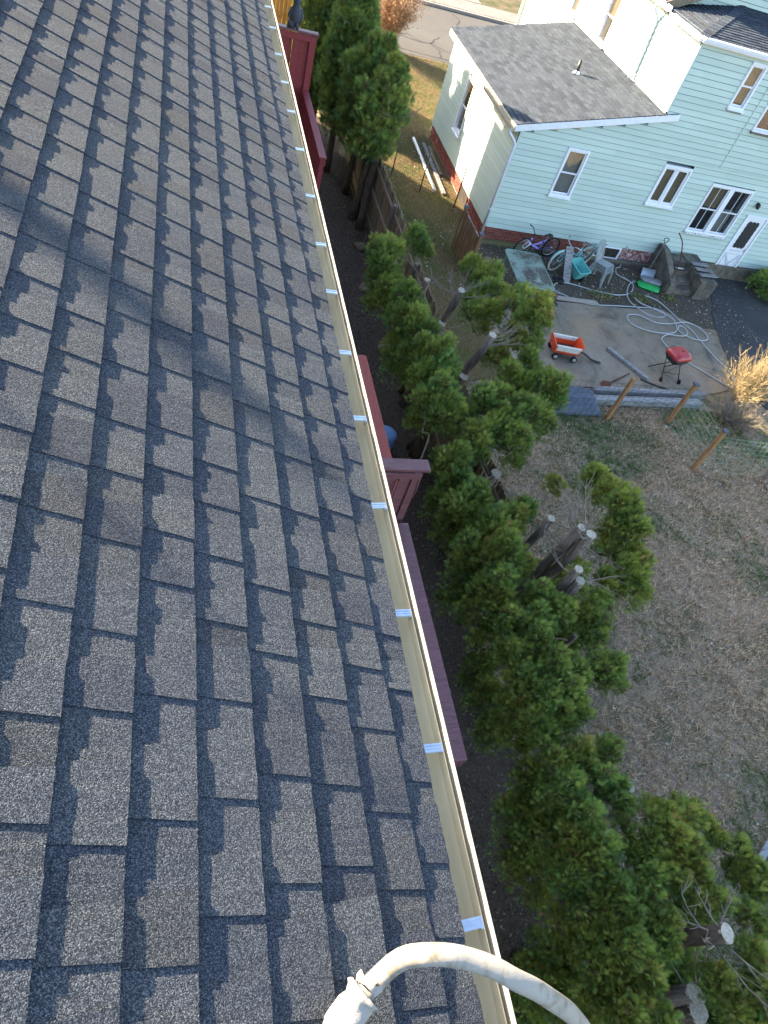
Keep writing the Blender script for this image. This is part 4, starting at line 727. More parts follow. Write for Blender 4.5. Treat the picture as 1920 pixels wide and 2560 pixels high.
LOBES['T14'] += [(5.1, .2, 1.2, .36), (5.45, .5, 1.3, .38), (5.35, -.1, 1.1, .38), (4.85, -.2, .9, .32), (4.6, .15, 1.0, .32)]; LOBES['T15'] += [(5.0, -.5, 1.2, .4), (5.4, -.45, 1.3, .4), (4.4, -.45, 1.2, .35)]; LOBES['T9'] += [(5.0, 5.0, 1.3, .34), (5.45, 4.6, 1.6, .36), (5.4, 3.9, 1.5, .34), (5.15, 4.55, 1.2, .36), (5.25, 4.0, 1.2, .32)]; LOBES['T10'] += [(4.9, 3.7, 1.2, .32)]
for key, (label, stems, nt, dens, warm, gold) in TREES.items():
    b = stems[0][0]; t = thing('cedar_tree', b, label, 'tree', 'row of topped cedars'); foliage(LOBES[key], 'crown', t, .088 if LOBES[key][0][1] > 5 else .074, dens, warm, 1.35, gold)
    for (b0, t0, r0, r1) in stems:
        trunk(t, b0, t0, r0 * .9, r1 * .9, 'bark' if r0 > .1 else 'pale_bark', key not in ('T6', 'T13'))
        if nt: twigs(t, t0, max(2, nt // len(stems)), .7, None if key != 'T4' else (-.8, 1.3), .010, .15)
def column(label, b, h, r, z0, lean=(0, 0), warm=0.05, dens=.8, stems=1, dead=0, gold=0.0, cut=None):
    t = thing('cedar_tree', b, label, 'tree', 'tall cedars by the street end'); lob = []; n = int((h - z0) / (r * .62))
    for i in range(n):
        f_ = i / max(1, n - 1); z = z0 + r * .5 + f_ * (h - z0 - r * .8); rr = r * (.78 + .3 * math.sin(f_ * math.pi)) * (1 - .45 * max(0, f_ - .6) / .4); k = 3 if rr > .4 else 2
        for q in range(k): a = q * 6.283 / k + i * 1.1 + random.uniform(-.4, .4); lob.append((b[0] + lean[0] * f_ + math.cos(a) * rr * .5, b[1] + lean[1] * f_ + math.sin(a) * rr * .5, z + random.uniform(-.1, .1), rr * random.uniform(.55, .72)))
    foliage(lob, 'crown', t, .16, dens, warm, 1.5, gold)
    for s_ in range(stems): trunk(t, (b[0] + s_ * .12, b[1] - s_ * .5, 0), (b[0] + lean[0] * .7 + s_ * .05, b[1] + lean[1] * .7, h * .75), .095, .05, 'bark', False)
    if dead: twigs(t, (b[0] + lean[0] * .8 + .2, b[1] + lean[1] * .8 - .2, h * .72), dead, .8, None, .008, .2)
    if cut: trunk(t, (b[0] + .1, b[1], 0), cut, .08, .06)
    return t
column('dark tall cedar beside the maroon screen, hiding the street', (4.30, 20.2, 0), 5.2, .56, 1.1, (.05, 0), .02, .8, 1, 3)
column('full cedar behind the dark tall one, with its trunk in the shade', (4.68, 19.0, 0), 4.0, .66, 1.2, (.05, -.3), .03, .75, 1, 6)
column('patchy cedar with bare grey twigs leaning over the stockade fence', (4.66, 17.6, 0), 3.8, .55, 1.45, (.35, .2), .10, .55, 2, 14, .03, (4.8, 18.6, 3.5))
column('sunlit yellow-green cedar at the top edge right of the owl', (4.2, 26.4, 0), 4.6, .55, .2, (0, 0), .5, .8)
column('cedar standing behind the dark tall cedar, sunlit on its far side', (4.1, 22.6, 0), 5.6, .52, .5, (0, 0), .2, .7)
column('cedar furthest up the side yard, mostly hidden behind the others', (4.9, 25.9, 0), 4.35, .75, .4, (0, 0), .2, .6)
column('last cedar of the side yard towards the street', (4.9, 27.8, 0), 4.15, .75, .3, (0, 0), .2, .5)

# ------------------------------------------------------------------ patio things
def hose(name, label, pts, z=.052, r=.016, mat='hose'):
    P = smooth_path([(p[0], p[1], z + (.012 if i % 3 == 1 else 0)) for i, p in enumerate(pts)], 5); return tag(MB().tube(P, r, 7).build(name, MAT[mat]), label, 'hose')
hose('garden_hose', 'pale hose looping from the tap past the green bag and back', [(13.15, 17.25), (13.0, 17.05), (12.86, 17.0), (12.73, 16.65), (12.93, 16.42), (13.09, 16.19), (12.77, 15.7), (12.2, 15.47), (11.56, 15.55), (10.96, 15.72), (10.48, 15.75), (10.19, 15.57), (10.11, 15.27), (10.34, 15.11), (10.63, 14.89), (11.15, 14.83), (11.83, 14.89), (12.66, 14.99), (13.32, 15.02), (13.51, 14.82), (13.35, 14.63), (12.96, 14.64), (12.64, 14.94), (12.54, 15.33), (12.69, 15.77), (12.96, 16.17), (13.30, 16.42)], .03)
hose('garden_hose', 'long pale hose running diagonally from the steps to the golden shrub', [(13.23, 15.63), (13.56, 15.4), (13.79, 14.9), (13.88, 14.52), (14.05, 14.08), (14.13, 13.49), (14.23, 12.85), (14.34, 12.37), (14.26, 12.02), (13.99, 11.69), (13.63, 12.01), (13.33, 12.35), (13.1, 12.6), (12.9, 12.85), (12.76, 13.08)])
hose('garden_hose', 'pale hose coiled in wide loops behind the red grill', [(12.76, 13.08), (12.69, 13.32), (12.75, 13.54), (13.07, 13.74), (13.46, 13.72), (13.75, 13.84), (13.84, 14.13), (13.69, 14.22), (13.55, 14.0), (13.71, 13.76), (14.03, 13.62), (14.37, 13.71), (14.47, 13.99), (14.34, 14.28), (14.02, 14.45), (13.4, 14.27), (12.87, 14.24), (12.54, 14.49), (12.22, 14.51), (12.01, 14.36), (12.0, 14.06), (12.39, 13.82), (12.97, 13.76), (13.38, 13.9), (13.57, 14.16), (13.6, 14.55), (13.29, 14.86), (12.85, 15.14), (12.73, 15.36)], .075)
hose('garden_hose', 'short dark hose lying under the glass table', [(9.3, 15.0), (9.55, 14.75), (9.5, 14.5), (9.75, 14.45), (9.9, 14.6), (9.7, 14.75)], .05, .014, 'black')
# glass table
tb = thing('patio_table', (8.9, 14.97, 0), 'green framed glass table speckled with dirt at the left of the patio', 'table'); ca, sa = math.cos(R(-4)), math.sin(R(-4))
def tp(x, y): return (8.90 + x * ca - y * sa, 14.97 + x * sa + y * ca)
rr = []; hx, hy, cr = .50, .86, .14
for (sx, sy, a0) in ((1, 1, 0), (-1, 1, 90), (-1, -1, 180), (1, -1, 270)): rr += [(sx * (hx - cr) + cr * math.cos(R(a0 + k * 15)), sy * (hy - cr) + cr * math.sin(R(a0 + k * 15))) for k in range(7)]
MB().tube([(*tp(*p), .72) for p in rr] + [(*tp(*rr[0]), .72)], .019, 8).build('rim', MAT['tblgreen'], tb)
tg = NT('dusty_green_glass', .25, .5); n1 = tg.noise(2.4, 5, .65); n2 = tg.noise(26, 3, .7); tg.col(tg.mix(tg.ramp(n2, [(.63, (0, 0, 0)), (.68, (1, 1, 1))]), tg.ramp(n1, [(.42, (.16, .22, .19)), (.56, (.045, .04, .036))]), (.55, .55, .52)))
MB().poly([tp(*p) for p in rr], .718, .726).build('top', tg.m, tb)
for sx in (-1, 1):
    for sy in (-1, 1): p = tp(sx * .40, sy * .74); q = tp(sx * .46, sy * .80); MB().bar((q[0], q[1], 0), (p[0], p[1], .715), .045, .03).build('leg', MAT['tblgreen'], tb)
for sx in (-1, 1): MB().bar((*tp(sx * .40, -.74), .69), (*tp(sx * .40, .74), .69), .03, .03).build('crossbar', MAT['tblgreen'], tb)

def bike(label, f, r, lean, Rw, cols, cruiser):
    f = Vector((*f, 0)); r = Vector((*r, 0)); d_ = (r - f).normalized(); side_ = Vector((-d_.y, d_.x, 0)); up = (Vector((0, 0, 1)) + side_ * lean).normalized(); ax = d_.cross(up); L = (r - f).length
    t = thing('bicycle', (f + r) / 2, label, 'bicycle'); P = lambda s_, h, o=0.0: f + d_ * s_ + up * h + ax * o
    fr, acc, tyre, rim = (MAT[c_] for c_ in cols)
    for s_, nm in ((0, 'wheel'), (L, 'wheel')):
        c_ = P(s_, Rw + .004); w = MB().ring(c_, ax, Rw - .024, .024, 36, 8).build(nm, tyre, t); MB().ring(c_, ax, Rw - .055, .010, 36, 6).build('rim', rim, w); mb = MB()
        for k in range(18): a = k * math.pi / 9; mb.tube([c_ + ax * .02 * (1 if k % 2 else -1), c_ + (d_ * math.cos(a) + up * math.sin(a)) * (Rw - .055)], .0022, 4)
        mb.build('spokes', MAT['chrome'], w); MB().disc(c_, ax, .022, .07, 10).build('hub', MAT['chrome'], w)
    bb = P(L * .57, Rw * .85); hd = P(L * .18, Rw * 2.05); hd0 = P(L * .145, Rw * 1.55); st = P(L * .70, Rw * 2.05 if cruiser else Rw * 1.9); rear = P(L, Rw)
    if cruiser:
        MB().tube(smooth_path([hd, P(L * .35, Rw * 1.75), P(L * .58, Rw * 1.35), P(L * .66, Rw * 1.3)], 5), .017, 8).build('top_tube', fr, t); MB().tube(smooth_path([hd0, P(L * .32, Rw * 1.1), bb], 5), .019, 8).build('down_tube', fr, t)
    else:
        MB().tube(smooth_path([hd0, P(L * .30, Rw * 1.25), bb], 5), .032, 10).build('down_tube', fr, t); MB().tube([P(L * .36, Rw * 1.3), P(L * .52, Rw * 1.45), P(L * .62, Rw * 1.75)], .026, 8).build('top_tube', fr, t)
    MB().tube([bb, st], .016, 8).build('seat_tube', fr, t); MB().tube([hd0, hd], .024, 8).build('head_tube', fr, t)
    mb = MB()
    for o in (-.05, .05): mb.tube([bb + ax * o * .5, rear + ax * o], .010, 6).tube([P(L * .66, Rw * 1.55) + ax * o * .4, rear + ax * o], .010, 6)
    mb.build('stays', fr if cruiser else MAT['navy'], t)
    mb = MB()
    for o in (-.055, .055): mb.tube([hd0 + ax * o, P(.02, Rw * 1.0) + ax * o], .014, 7)
    mb.box(hd0, (.05, .13, .03), Matrix((d_, ax, up)).transposed()); mb.build('fork', acc, t)
    stem = hd + (hd - hd0).normalized() * .12; w_ = .30; sb = d_ * (.16 if cruiser else .03)
    hb = smooth_path([stem + ax * -w_ + sb + up * .04, stem + ax * -w_ * .6 + up * .07, stem + ax * -.06, stem + ax * .06, stem + ax * w_ * .6 + up * .07, stem + ax * w_ + sb + up * .04], 4); h_ = MB().tube([hd, stem], .014, 8).tube(hb, .012, 8).build('handlebar', MAT['chrome'] if cruiser else MAT['black'], t)
    for e in (0, -1): q = hb[e]; MB().tube([q, q + (hb[e] - hb[1 if e == 0 else -2]).normalized() * .10], .019, 8).build('grip', MAT['black'], h_)
    MB().tube([st, st + up * .10], .013, 8).build('seat_post', MAT['chrome'], t); q = st + up * .12
    MB().tube([q - d_ * .15, q - d_ * .05, q + d_ * .06, q + d_ * .13], [.022, .04, .085, .06], 12, True, .42, up).build('saddle', MAT['saddle'] if cruiser else MAT['black'], t)
    MB().disc(bb, ax, .085, .008, 20).tube([bb + ax * .05, bb + ax * .05 + d_ * .09 + up * -.12], .011, 6).box(bb + ax * .10 + d_ * .09 - up * .12, (.09, .08, .02)).build('crank', MAT['black'], t)
    if cruiser:
        for s_, a0, a1 in ((0, 20, 170), (L, 10, 190)):
            c_ = P(s_, Rw); arc = [c_ + (d_ * math.cos(R(a)) + up * math.sin(R(a))) * (Rw + .022) for a in np.linspace(a0, a1, 14)]; MB().tube(arc, .030, 8, True, .3).build('mudguard', fr, t)
        rk = MB()
        for o in (-.06, .06): rk.tube([P(L * .78, Rw * 2.18, o), P(L * 1.22, Rw * 2.22, o)], .009, 6).tube([P(L * 1.15, Rw * 2.2, o), P(L, Rw, o)], .008, 6)
        for k in range(4): rk.tube([P(L * (.82 + .13 * k), Rw * 2.2, -.06), P(L * (.82 + .13 * k), Rw * 2.2, .06)], .007, 5)
        rk.build('rack', fr, t)
    return t
bike('purple and white bicycle leaning against the brick foundation', (9.50, 16.88), (10.50, 17.14), -.10, .31, ('purple', 'bikewhite', 'rubber', 'chrome'), False)
bike('teal cruiser bicycle with pale tyres, rack and brown saddle', (10.42, 16.38), (11.52, 16.86), -.10, .335, ('teal_paint', 'teal_paint', 'whitewall', 'chrome'), True)
lb = thing('leaning_board', (10.66, 15.85, 0), 'weathered grey plank propped upright against the teal bicycle', 'plank'); MB().bar((10.66, 15.80, .01), (10.60, 16.36, .80), .20, .025, (0, -1, 0), .004).build('plank', MAT['bluegrey_wood'], lb); MB().bar((10.74, 15.82, .01), (10.70, 16.36, .78), .10, .04, (0, -1, 0), .004).build('batten', MAT['grey_wood'], lb)
# teal garden cart
ct = thing('garden_cart', (11.0, 16.1, 0), 'teal plastic tub cart with black wheels in front of the cruiser bicycle', 'cart')
def tubshape(c, hx0, hy0, hx1, hy1, h, rot, th=.012, rows=((0, 0), (1, 1))):
    def ring(hx, hy, z, k=5):
        out = []
        for (sx, sy, a0) in ((1, 1, 0), (-1, 1, 90), (-1, -1, 180), (1, -1, 270)): out += [Vector((sx * (hx - .06) + .06 * math.cos(R(a0 + j * 22.5)), sy * (hy - .06) + .06 * math.sin(R(a0 + j * 22.5)), z)) for j in range(k)]
        return out
    rings = [ring(hx0, hy0, 0), ring(hx1, hy1, h), ring(hx1 + .02, hy1 + .02, h), ring(hx1 + .02, hy1 + .02, h + .012), ring(hx1 - th, hy1 - th, h + .012), ring(hx0 - th, hy0 - th, th)]; n = 20; V = [rot @ v + Vector(c) for r_ in rings for v in r_]
    F = [tuple(range(n))[::-1], tuple(range(5 * n, 6 * n))] + [(i * n + k, i * n + (k + 1) % n, (i + 1) * n + (k + 1) % n, (i + 1) * n + k) for i in range(5) for k in range(n)]; return V, F
V, F = tubshape((11.0, 16.12, .15), .15, .20, .22, .28, .30, Matrix.Rotation(R(20), 3, 'Z') @ Matrix.Rotation(R(14), 3, 'X')); MB().add(V, F).build('tub', MAT['teal'], ct)
for p in ((11.20, 16.02, .12), (10.78, 16.0, .12)): w = MB().ring(p, (1, .35, 0), .075, .042, 24, 10).build('wheel', MAT['rubber'], ct); MB().disc(p, (1, .35, 0), .06, .03, 16).build('rim', MAT['black'], w)
MB().tube([(11.12, 16.25, .30), (11.95, 17.0, .72)], .014, 6).tube([(11.95, 17.0, .72), (12.1, 16.9, .74)], .014, 6).build('handle', MAT['black'], ct)
tag(MB().ring((10.42, 15.84, .055), (.05, .05, 1), .12, .052, 28, 10).build('tyre', MAT['rubber']), 'small black tyre lying flat beside the leaning plank', 'tyre')
# stack of resin chairs
def chair(label, o, ang, dz):
    t = thing('resin_chair', (o[0], o[1], dz), label, 'chair', 'stacked grey resin chairs'); c_, s_ = math.cos(ang), math.sin(ang); P = lambda x, y, z: (o[0] + x * c_ - y * s_, o[1] + x * s_ + y * c_, z + dz)
    V = [P(x, y, z) for (x, y, z) in ((-.21, -.22, .42), (.21, -.22, .42), (.19, .20, .39), (-.19, .20, .39), (-.21, -.22, .40), (.21, -.22, .40), (.19, .20, .37), (-.19, .20, .37))]; MB().add(V, [(0, 1, 2, 3), (7, 6, 5, 4), (0, 4, 5, 1), (1, 5, 6, 2), (2, 6, 7, 3), (3, 7, 4, 0)]).build('seat', MAT['resin'], t)
    for sx in (-1, 1):
        MB().bar(P(sx * .20, -.20, .41), P(sx * .24, -.25, 0), .05, .028).build('leg', MAT['resin'], t); MB().bar(P(sx * .18, .19, .39), P(sx * .22, .30, 0), .05, .028).build('leg', MAT['resin'], t)
        MB().tube([P(sx * .19, .20, .39), P(sx * .21, .28, .65), P(sx * .17, .33, .86)], .020, 6).build('back_post', MAT['resin'], t)
    for k in range(5): x = -.12 + k * .06; MB().bar(P(x, .21, .40), P(x * .9, .325, .84), .032, .010, (0, -1, 0)).build('back_slat', MAT['resin'], t)
    MB().tube(smooth_path([P(-.17, .33, .85), P(-.08, .345, .90), P(.08, .345, .90), P(.17, .33, .85)], 3), .022, 6).build('top_rail', MAT['resin'], t); return t
for k, lb_ in enumerate(('grey resin chair at the bottom of the stack by the basement window', 'grey resin chair second from the bottom of the stack', 'grey resin chair third from the bottom of the stack', 'grey resin chair on top of the stack by the basement window')): chair(lb_, (11.82 - .012 * k, 16.12 + .02 * k), R(35), .055 * k)
# concrete steps
stp = thing('concrete_steps', (14.9, 16.6, 0), 'dark weathered concrete steps with low side walls against the house', 'steps')
MB().prism([(14.12, 15.92, 0), (14.12, 17.36, 0), (14.12, 17.36, .84), (14.12, 17.0, .84), (14.12, 15.92, .34)], (.20, 0, 0)).build('side_wall', MAT['step'], stp); MB().prism([(15.05, 15.88, 0), (15.05, 17.36, 0), (15.05, 17.36, .66), (15.05, 15.88, .58)], (.58, 0, 0)).build('side_wall', MAT['step'], stp)
for k in range(4): MB().box((14.685, 16.04 + k * .30 + (1.36 - k * .30) / 2 - .04, .075 + k * .15), (.726, 1.36 - k * .30, .15), None, .012).build('step', MAT['step'], stp)
for k, (y, a) in enumerate(((16.15, 4), (16.42, -5), (16.72, 2))): tag(MB().box((15.36, y, .645 + .008 * k + .03), (.62, .17, .035), Matrix.Rotation(R(a), 3, 'Z') @ Matrix.Rotation(R(-3), 3, 'X'), .006).build('loose_board', MAT['grey_wood']), ('grey board on the step wall nearest the patio', 'middle one of three grey boards on the step wall', 'grey board on the step wall nearest the house')[k], 'board', 'boards on the step wall')
tag(MB().tube(smooth_path([(14.18, 16.1, .36), (14.18, 16.15, .61), (14.14, 16.18, .99), (14.02, 16.3, 1.35), (13.93, 16.35, 1.5), (13.75, 16.4, 1.66)], 4), .017, 8).build('handrail', MAT['rust']), 'bent rusty handrail pipe standing at the concrete steps', 'handrail')
tray = thing('boot_tray', (14.7, 16.72, .46), 'small black tray with a pale bar on the concrete steps', 'tray'); MB().box((14.70, 16.66, .472), (.36, .12, .03), None, .006).build('tray', MAT['black'], tray); MB().box((14.70, 16.66, .50), (.28, .05, .02), None, .004).build('bar', MAT['cream_pl'], tray)
sh = thing('snow_shovel', (13.85, 16.8, 0), 'pale bladed snow shovel leaning on the step wall', 'shovel')
V = []; 
for i in range(7):
    for j in range(5): u_ = (i / 6 - .5) * .46; v_ = j / 4 * .34; V.append((13.80 + u_ * .98 + v_ * .35, 16.68 + v_ * .72 + u_ * -.12, .06 + v_ * .42 + .25 * u_ * u_ + .05 * math.sin(v_ * 9)))
MB().add(V, [(i * 5 + j, (i + 1) * 5 + j, (i + 1) * 5 + j + 1, i * 5 + j + 1) for i in range(6) for j in range(4)], True).build('blade', MAT['shovel'], sh)
MB().tube([(13.92, 16.92, .20), (14.16, 17.20, .94)], .015, 8).build('shaft', MAT['grey_wood'], sh); MB().tube(smooth_path([(14.155, 17.19, .92), (14.10, 17.24, 1.0), (14.12, 17.25, 1.06), (14.24, 17.23, 1.06), (14.24, 17.22, 1.0), (14.165, 17.20, .92)], 3), .013, 7).build('grip', MAT['black'], sh)
def bag(name, c_, sx, sy, sz, rot, mat, label):
    n, mrow = 22, 9; V = []; F = []
    for i in range(mrow):
        ph = -math.pi / 2 + math.pi * i / (mrow - 1)
        for k in range(n):
            a = 2 * math.pi * k / n; ce = lambda v, e: math.copysign(abs(v) ** e, v); x = ce(math.cos(a), .55) * ce(math.cos(ph), .6); y = ce(math.sin(a), .55) * ce(math.cos(ph), .6); z = math.sin(ph); w = 1 + .22 * mnoise.noise(Vector((x * 2.3 + c_[0], y * 2.3, z * 2))); p = Matrix.Rotation(rot, 3, 'Z') @ Vector((x * sx * w, y * sy * w, z * sz * w)); V.append(p + Vector(c_))
    F = [(i * n + k, i * n + (k + 1) % n, (i + 1) * n + (k + 1) % n, (i + 1) * n + k) for i in range(mrow - 1) for k in range(n)]; return tag(MB().add(V, F, True).build(name, MAT[mat]), label, 'bag')
bag('soil_bag', (13.58, 16.12, .07), .36, .20, .065, R(-22), 'green_bag', 'bright green plastic bag on the ground by the snow shovel'); bag('soil_bag', (13.70, 16.30, .17), .34, .17, .06, R(-18), 'greybag', 'grey plastic bag lying on top of the green one')
# toy wagon
wg = thing('toy_wagon', (9.19, 12.41, .035), 'orange plastic toy wagon with white side panels on the patio', 'wagon'); wr_ = R(-8); wc, ws = math.cos(wr_), math.sin(wr_); W = lambda x, y, z: Vector((9.19 + x * wc - y * ws, 12.41 + x * ws + y * wc, z + .035))
def wring(hx, hy, z, hump): return [W(x * hx, y * hy, z + (hump if abs(x) > .8 and abs(y) < .9 else 0)) for (x, y) in ((-1, -.8), (-.9, -1), (-.5, -1), (0, -1), (.5, -1), (.9, -1), (1, -.8), (1, -.35), (1, .35), (1, .8), (.9, 1), (.5, 1), (0, 1), (-.5, 1), (-.9, 1), (-1, .8), (-1, .35), (-1, -.35))]
rings = [wring(.28, .17, .14, 0), wring(.35, .225, .20, 0), wring(.385, .25, .37, .07), wring(.392, .256, .385, .07), wring(.365, .228, .385, .07), wring(.345, .215, .36, .05), wring(.30, .18, .19, 0)]; n = 18
MB().add([v for r_ in rings for v in r_], [tuple(range(n))[::-1], tuple(range(6 * n, 7 * n))] + [(i * n + k, i * n + (k + 1) % n, (i + 1) * n + (k + 1) % n, (i + 1) * n + k) for i in range(6) for k in range(n)]).build('body', MAT['orange'], wg)
for sy in (-1, 1): MB().add([W(x, sy * y, z) for (x, y, z) in ((-.28, .236, .245), (.29, .236, .245), (.33, .262, .395), (-.31, .262, .395), (-.31, .212, .395), (.33, .212, .395), (.29, .200, .245), (-.28, .200, .245))], [(0, 1, 2, 3), (3, 2, 5, 4), (4, 5, 6, 7), (0, 3, 4, 7), (1, 6, 5, 2)]).build('side_panel', MAT['cream_pl'], wg)
MB().poly([tuple(W(x, y, 0)[:2]) for (x, y) in ((-.29, -.17), (.29, -.17), (.29, .17), (-.29, .17))], .236, .242).build('floor_sludge', MAT['sludge'], wg)
for (x, y) in ((-.24, -.235), (.26, -.235), (-.24, .235), (.26, .235)): w = MB().tube([W(x, y - .032, .075), W(x, y + .032, .075)], .075, 22).build('wheel', MAT['rubber'], wg); MB().disc(W(x, y + math.copysign(.034, y), .075), W(0, 1, 0) - W(0, 0, 0), .046, .006, 18).build('hubcap', MAT['cream_pl'], w); MB().ring(W(x, y + math.copysign(.038, y), .075), W(0, 1, 0) - W(0, 0, 0), .026, .005, 18, 5).build('hub_ring', MAT['black'], w)
MB().tube(smooth_path([W(.36, 0, .17), W(.55, -.02, .16), W(.78, -.05, .06), W(.95, -.08, .035)], 4), .026, 8).ring(W(1.0, -.09, .035), (0, .1, 1), .045, .013, 18, 7).build('handle', MAT['black'], wg)
# charcoal grill
gl = thing('charcoal_grill', (12.02, 11.93, .035), 'red lidded charcoal grill on black folding legs', 'grill'); gr_ = R(12)
def gring(hx, hy, z, cr=.09):
    out = []
    for (sx, sy, a0) in ((1, 1, 0), (-1, 1, 90), (-1, -1, 180), (1, -1, 270)): out += [Matrix.Rotation(gr_, 3, 'Z') @ Vector((sx * (hx - cr) + cr * math.cos(R(a0 + j * 15)), sy * (hy - cr) + cr * math.sin(R(a0 + j * 15)), z)) + Vector((12.02, 11.93, .035)) for j in range(7)]
    return out
def loft(rings): n = len(rings[0]); return [v for r_ in rings for v in r_], [tuple(range(n))[::-1], tuple(range((len(rings) - 1) * n, len(rings) * n))] + [(i * n + k, i * n + (k + 1) % n, (i + 1) * n + (k + 1) % n, (i + 1) * n + k) for i in range(len(rings) - 1) for k in range(n)]
V, F = loft([gring(.28, .25, .66, .1), gring(.285, .255, .675, .1), gring(.27, .24, .72, .1), gring(.235, .205, .775, .1), gring(.205, .175, .795, .1), gring(.17, .14, .80, .1)]); lid = MB().add(V, F, True).build('lid', MAT['grill'], gl)
V, F = loft([gring(.17, .14, .50), gring(.21, .18, .51), gring(.26, .23, .60, .1), gring(.275, .245, .658, .1)]); MB().add(V, F, True).build('bowl', MAT['black'], gl)
MB().disc((12.07, 11.93, .84), (0, 0, 1), .028, .006, 12).build('vent', MAT['black'], lid); MB().tube(smooth_path([(11.92, 12.19, .72), (11.93, 12.23, .74), (12.03, 12.25, .74), (12.05, 12.21, .72)], 3), .009, 6).build('lid_handle', MAT['black'], lid)
for (a, b) in (((11.80, 11.72, .09), (11.84, 12.12, .62)), ((12.29, 11.68, .09), (12.26, 12.10, .62)), ((11.70, 12.26, .045), (11.84, 11.80, .60)), ((12.20, 12.30, .045), (12.26, 11.85, .60))): MB().tube([a, b], .013, 8).build('leg', MAT['blackmetal'], gl)
MB().tube([(11.81, 11.82, .24), (12.285, 11.78, .24)], .009, 6).build('crossbar', MAT['blackmetal'], gl)
for p in ((11.78, 11.71, .095), (12.31, 11.67, .095)): MB().disc(p, (1, -.08, 0), .06, .03, 20).build('wheel', MAT['rubber'], gl)
# loose timber and tools
def timber(name, a, b, w, h, mat, label, cat='timber'): return tag(MB().bar(a, b, w, h, (0, 0, 1), min(w, h) * .12).build(name, MAT[mat]), label, cat)
timber('loose_timber', (10.70, 12.82, .08), (11.36, 11.68, .08), .10, .085, 'bluegrey_wood', 'grey two-by-four lying between the wagon and the grill')
timber('edging_timber', (9.55, 11.10, .075), (12.86, 11.24, .075), .16, .15, 'grey_wood', 'dark weathered edging timber along the near side of the patio')
timber('edging_timber', (9.35, 10.72, .09), (12.50, 10.88, .09), .20, .18, 'bluegrey_wood', 'pale painted timber in front of the dark edging timber')
timber('loose_plank', (9.98, 14.92, .05), (11.3, 14.9, .05), .16, .05, 'plank', 'split salvaged plank at the dirt edge below the bicycles', 'plank')
timber('loose_plank', (12.95, 8.25, .05), (13.25, 7.55, .05), .14, .035, 'bluegrey_wood', 'pale board lying at the right edge by the grey post', 'plank')
tag(MB().tube([(10.01, 14.93, .10), (9.44, 14.15, .05)], .014, 7).build('rod', MAT['rust']), 'thin rusty rod lying below the split plank', 'rod')
tag(MB().tube(smooth_path([(11.18, 11.70, .05), (11.5, 11.52, .055), (11.85, 11.38, .05)], 4), .02, 8).build('pipe', MAT['blackmetal']), 'black pipe lying near the end of the two-by-four', 'pipe')
sp_ = thing('spade', (10.3, 11.5, .035), 'small rusty spade lying by the edging timber', 'spade'); MB().tube([(10.12, 11.40, .06), (10.93, 11.87, .055)], .016, 8).build('shaft', MAT['rust'], sp_); MB().add([(9.84, 11.27, .05), (9.98, 11.15, .055), (10.16, 11.32, .075), (10.16, 11.46, .085), (10.02, 11.50, .07), (9.92, 11.44, .05), (10.03, 11.34, .095)], [(0, 1, 6), (1, 2, 6), (2, 3, 6), (3, 4, 6), (4, 5, 6), (5, 0, 6)]).build('blade', MAT['rust'], sp_)
V = []; nx, ny = 34, 16
for i in range(nx):
    for j in range(ny): u_ = i / (nx - 1); v_ = j / (ny - 1); x = 8.05 + u_ * 1.42; y = 10.22 + v_ * .86 + u_ * .03; e = min(1, 6 * min(u_, 1 - u_)) ** .5; h = .30 * e * math.sin(math.pi * min(max(v_, 0), 1)) ** .35 + .02 * math.sin(v_ * 40) + .025 * mnoise.noise(Vector((u_ * 5, v_ * 4, 0))); V.append((x, y + .03 * mnoise.noise(Vector((u_ * 4, v_, 3))), max(.01, h if 0 < j < ny - 1 else .012)))
tag(MB().add(V, [(i * ny + j, (i + 1) * ny + j, (i + 1) * ny + j + 1, i * ny + j + 1) for i in range(nx - 1) for j in range(ny - 1)], True).build('tarp', MAT['matcol']), 'dark blue-grey tarp draped over a low pile beside the edging timbers', 'tarp')
pt = thing('plant_pot', (9.16, 14.62, .03), 'small pale blue plastic pot below the glass table', 'pot'); V, F = tubshape((9.16, 14.60, .035), .08, .08, .11, .11, .14, Matrix.Identity(3)); MB().add(V, F).build('pot', MAT['pot'], pt)
# things in the mulch bed
bl = thing('barrel', (3.95, 8.98, 0), 'blue domed plastic barrel beside the red deck rail', 'barrel'); MB().lathe((3.95, 8.98, 0), [(.19, 0), (.21, .1), (.205, .3)], 22).build('body', MAT['blue'], bl); MB().lathe((3.95, 8.98, .30), [(.215, 0), (.215, .03), (.18, .07), (.10, .095), (.0, .1)], 22).build('lid', MAT['blue'], bl)
def rock(c_, r, lbl):
    V = []; n, mr = 12, 7
    for i in range(mr):
        ph = -math.pi / 2 + math.pi * i / (mr - 1)
        for k in range(n): a = 2 * math.pi * k / n; d_ = Vector((math.cos(a) * math.cos(ph), math.sin(a) * math.cos(ph), math.sin(ph) * .55)); V.append(Vector(c_) + d_ * r * (1 + .35 * mnoise.noise(d_ * 1.7 + Vector(c_))))
    tag(MB().add(V, [(i * n + k, i * n + (k + 1) % n, (i + 1) * n + (k + 1) % n, (i + 1) * n + k) for i in range(mr - 1) for k in range(n)]).build('stone', MAT['stone']), lbl, 'stone', 'stones in the mulch bed')
rock((4.60, 12.0, .06), .21, 'largest mossy stone in the mulch bed, nearest the camera'); rock((4.48, 14.25, .05), .17, 'stone in the mulch bed near the first topped cedar'); rock((4.44, 13.6, .04), .11, 'smallest stone in the mulch bed'); rock((4.66, 16.15, .05), .18, 'stone in the mulch bed at the foot of the stockade fence'); rock((8.35, 16.3, .07), .16, 'pale stone beside the glass table by the foundation')
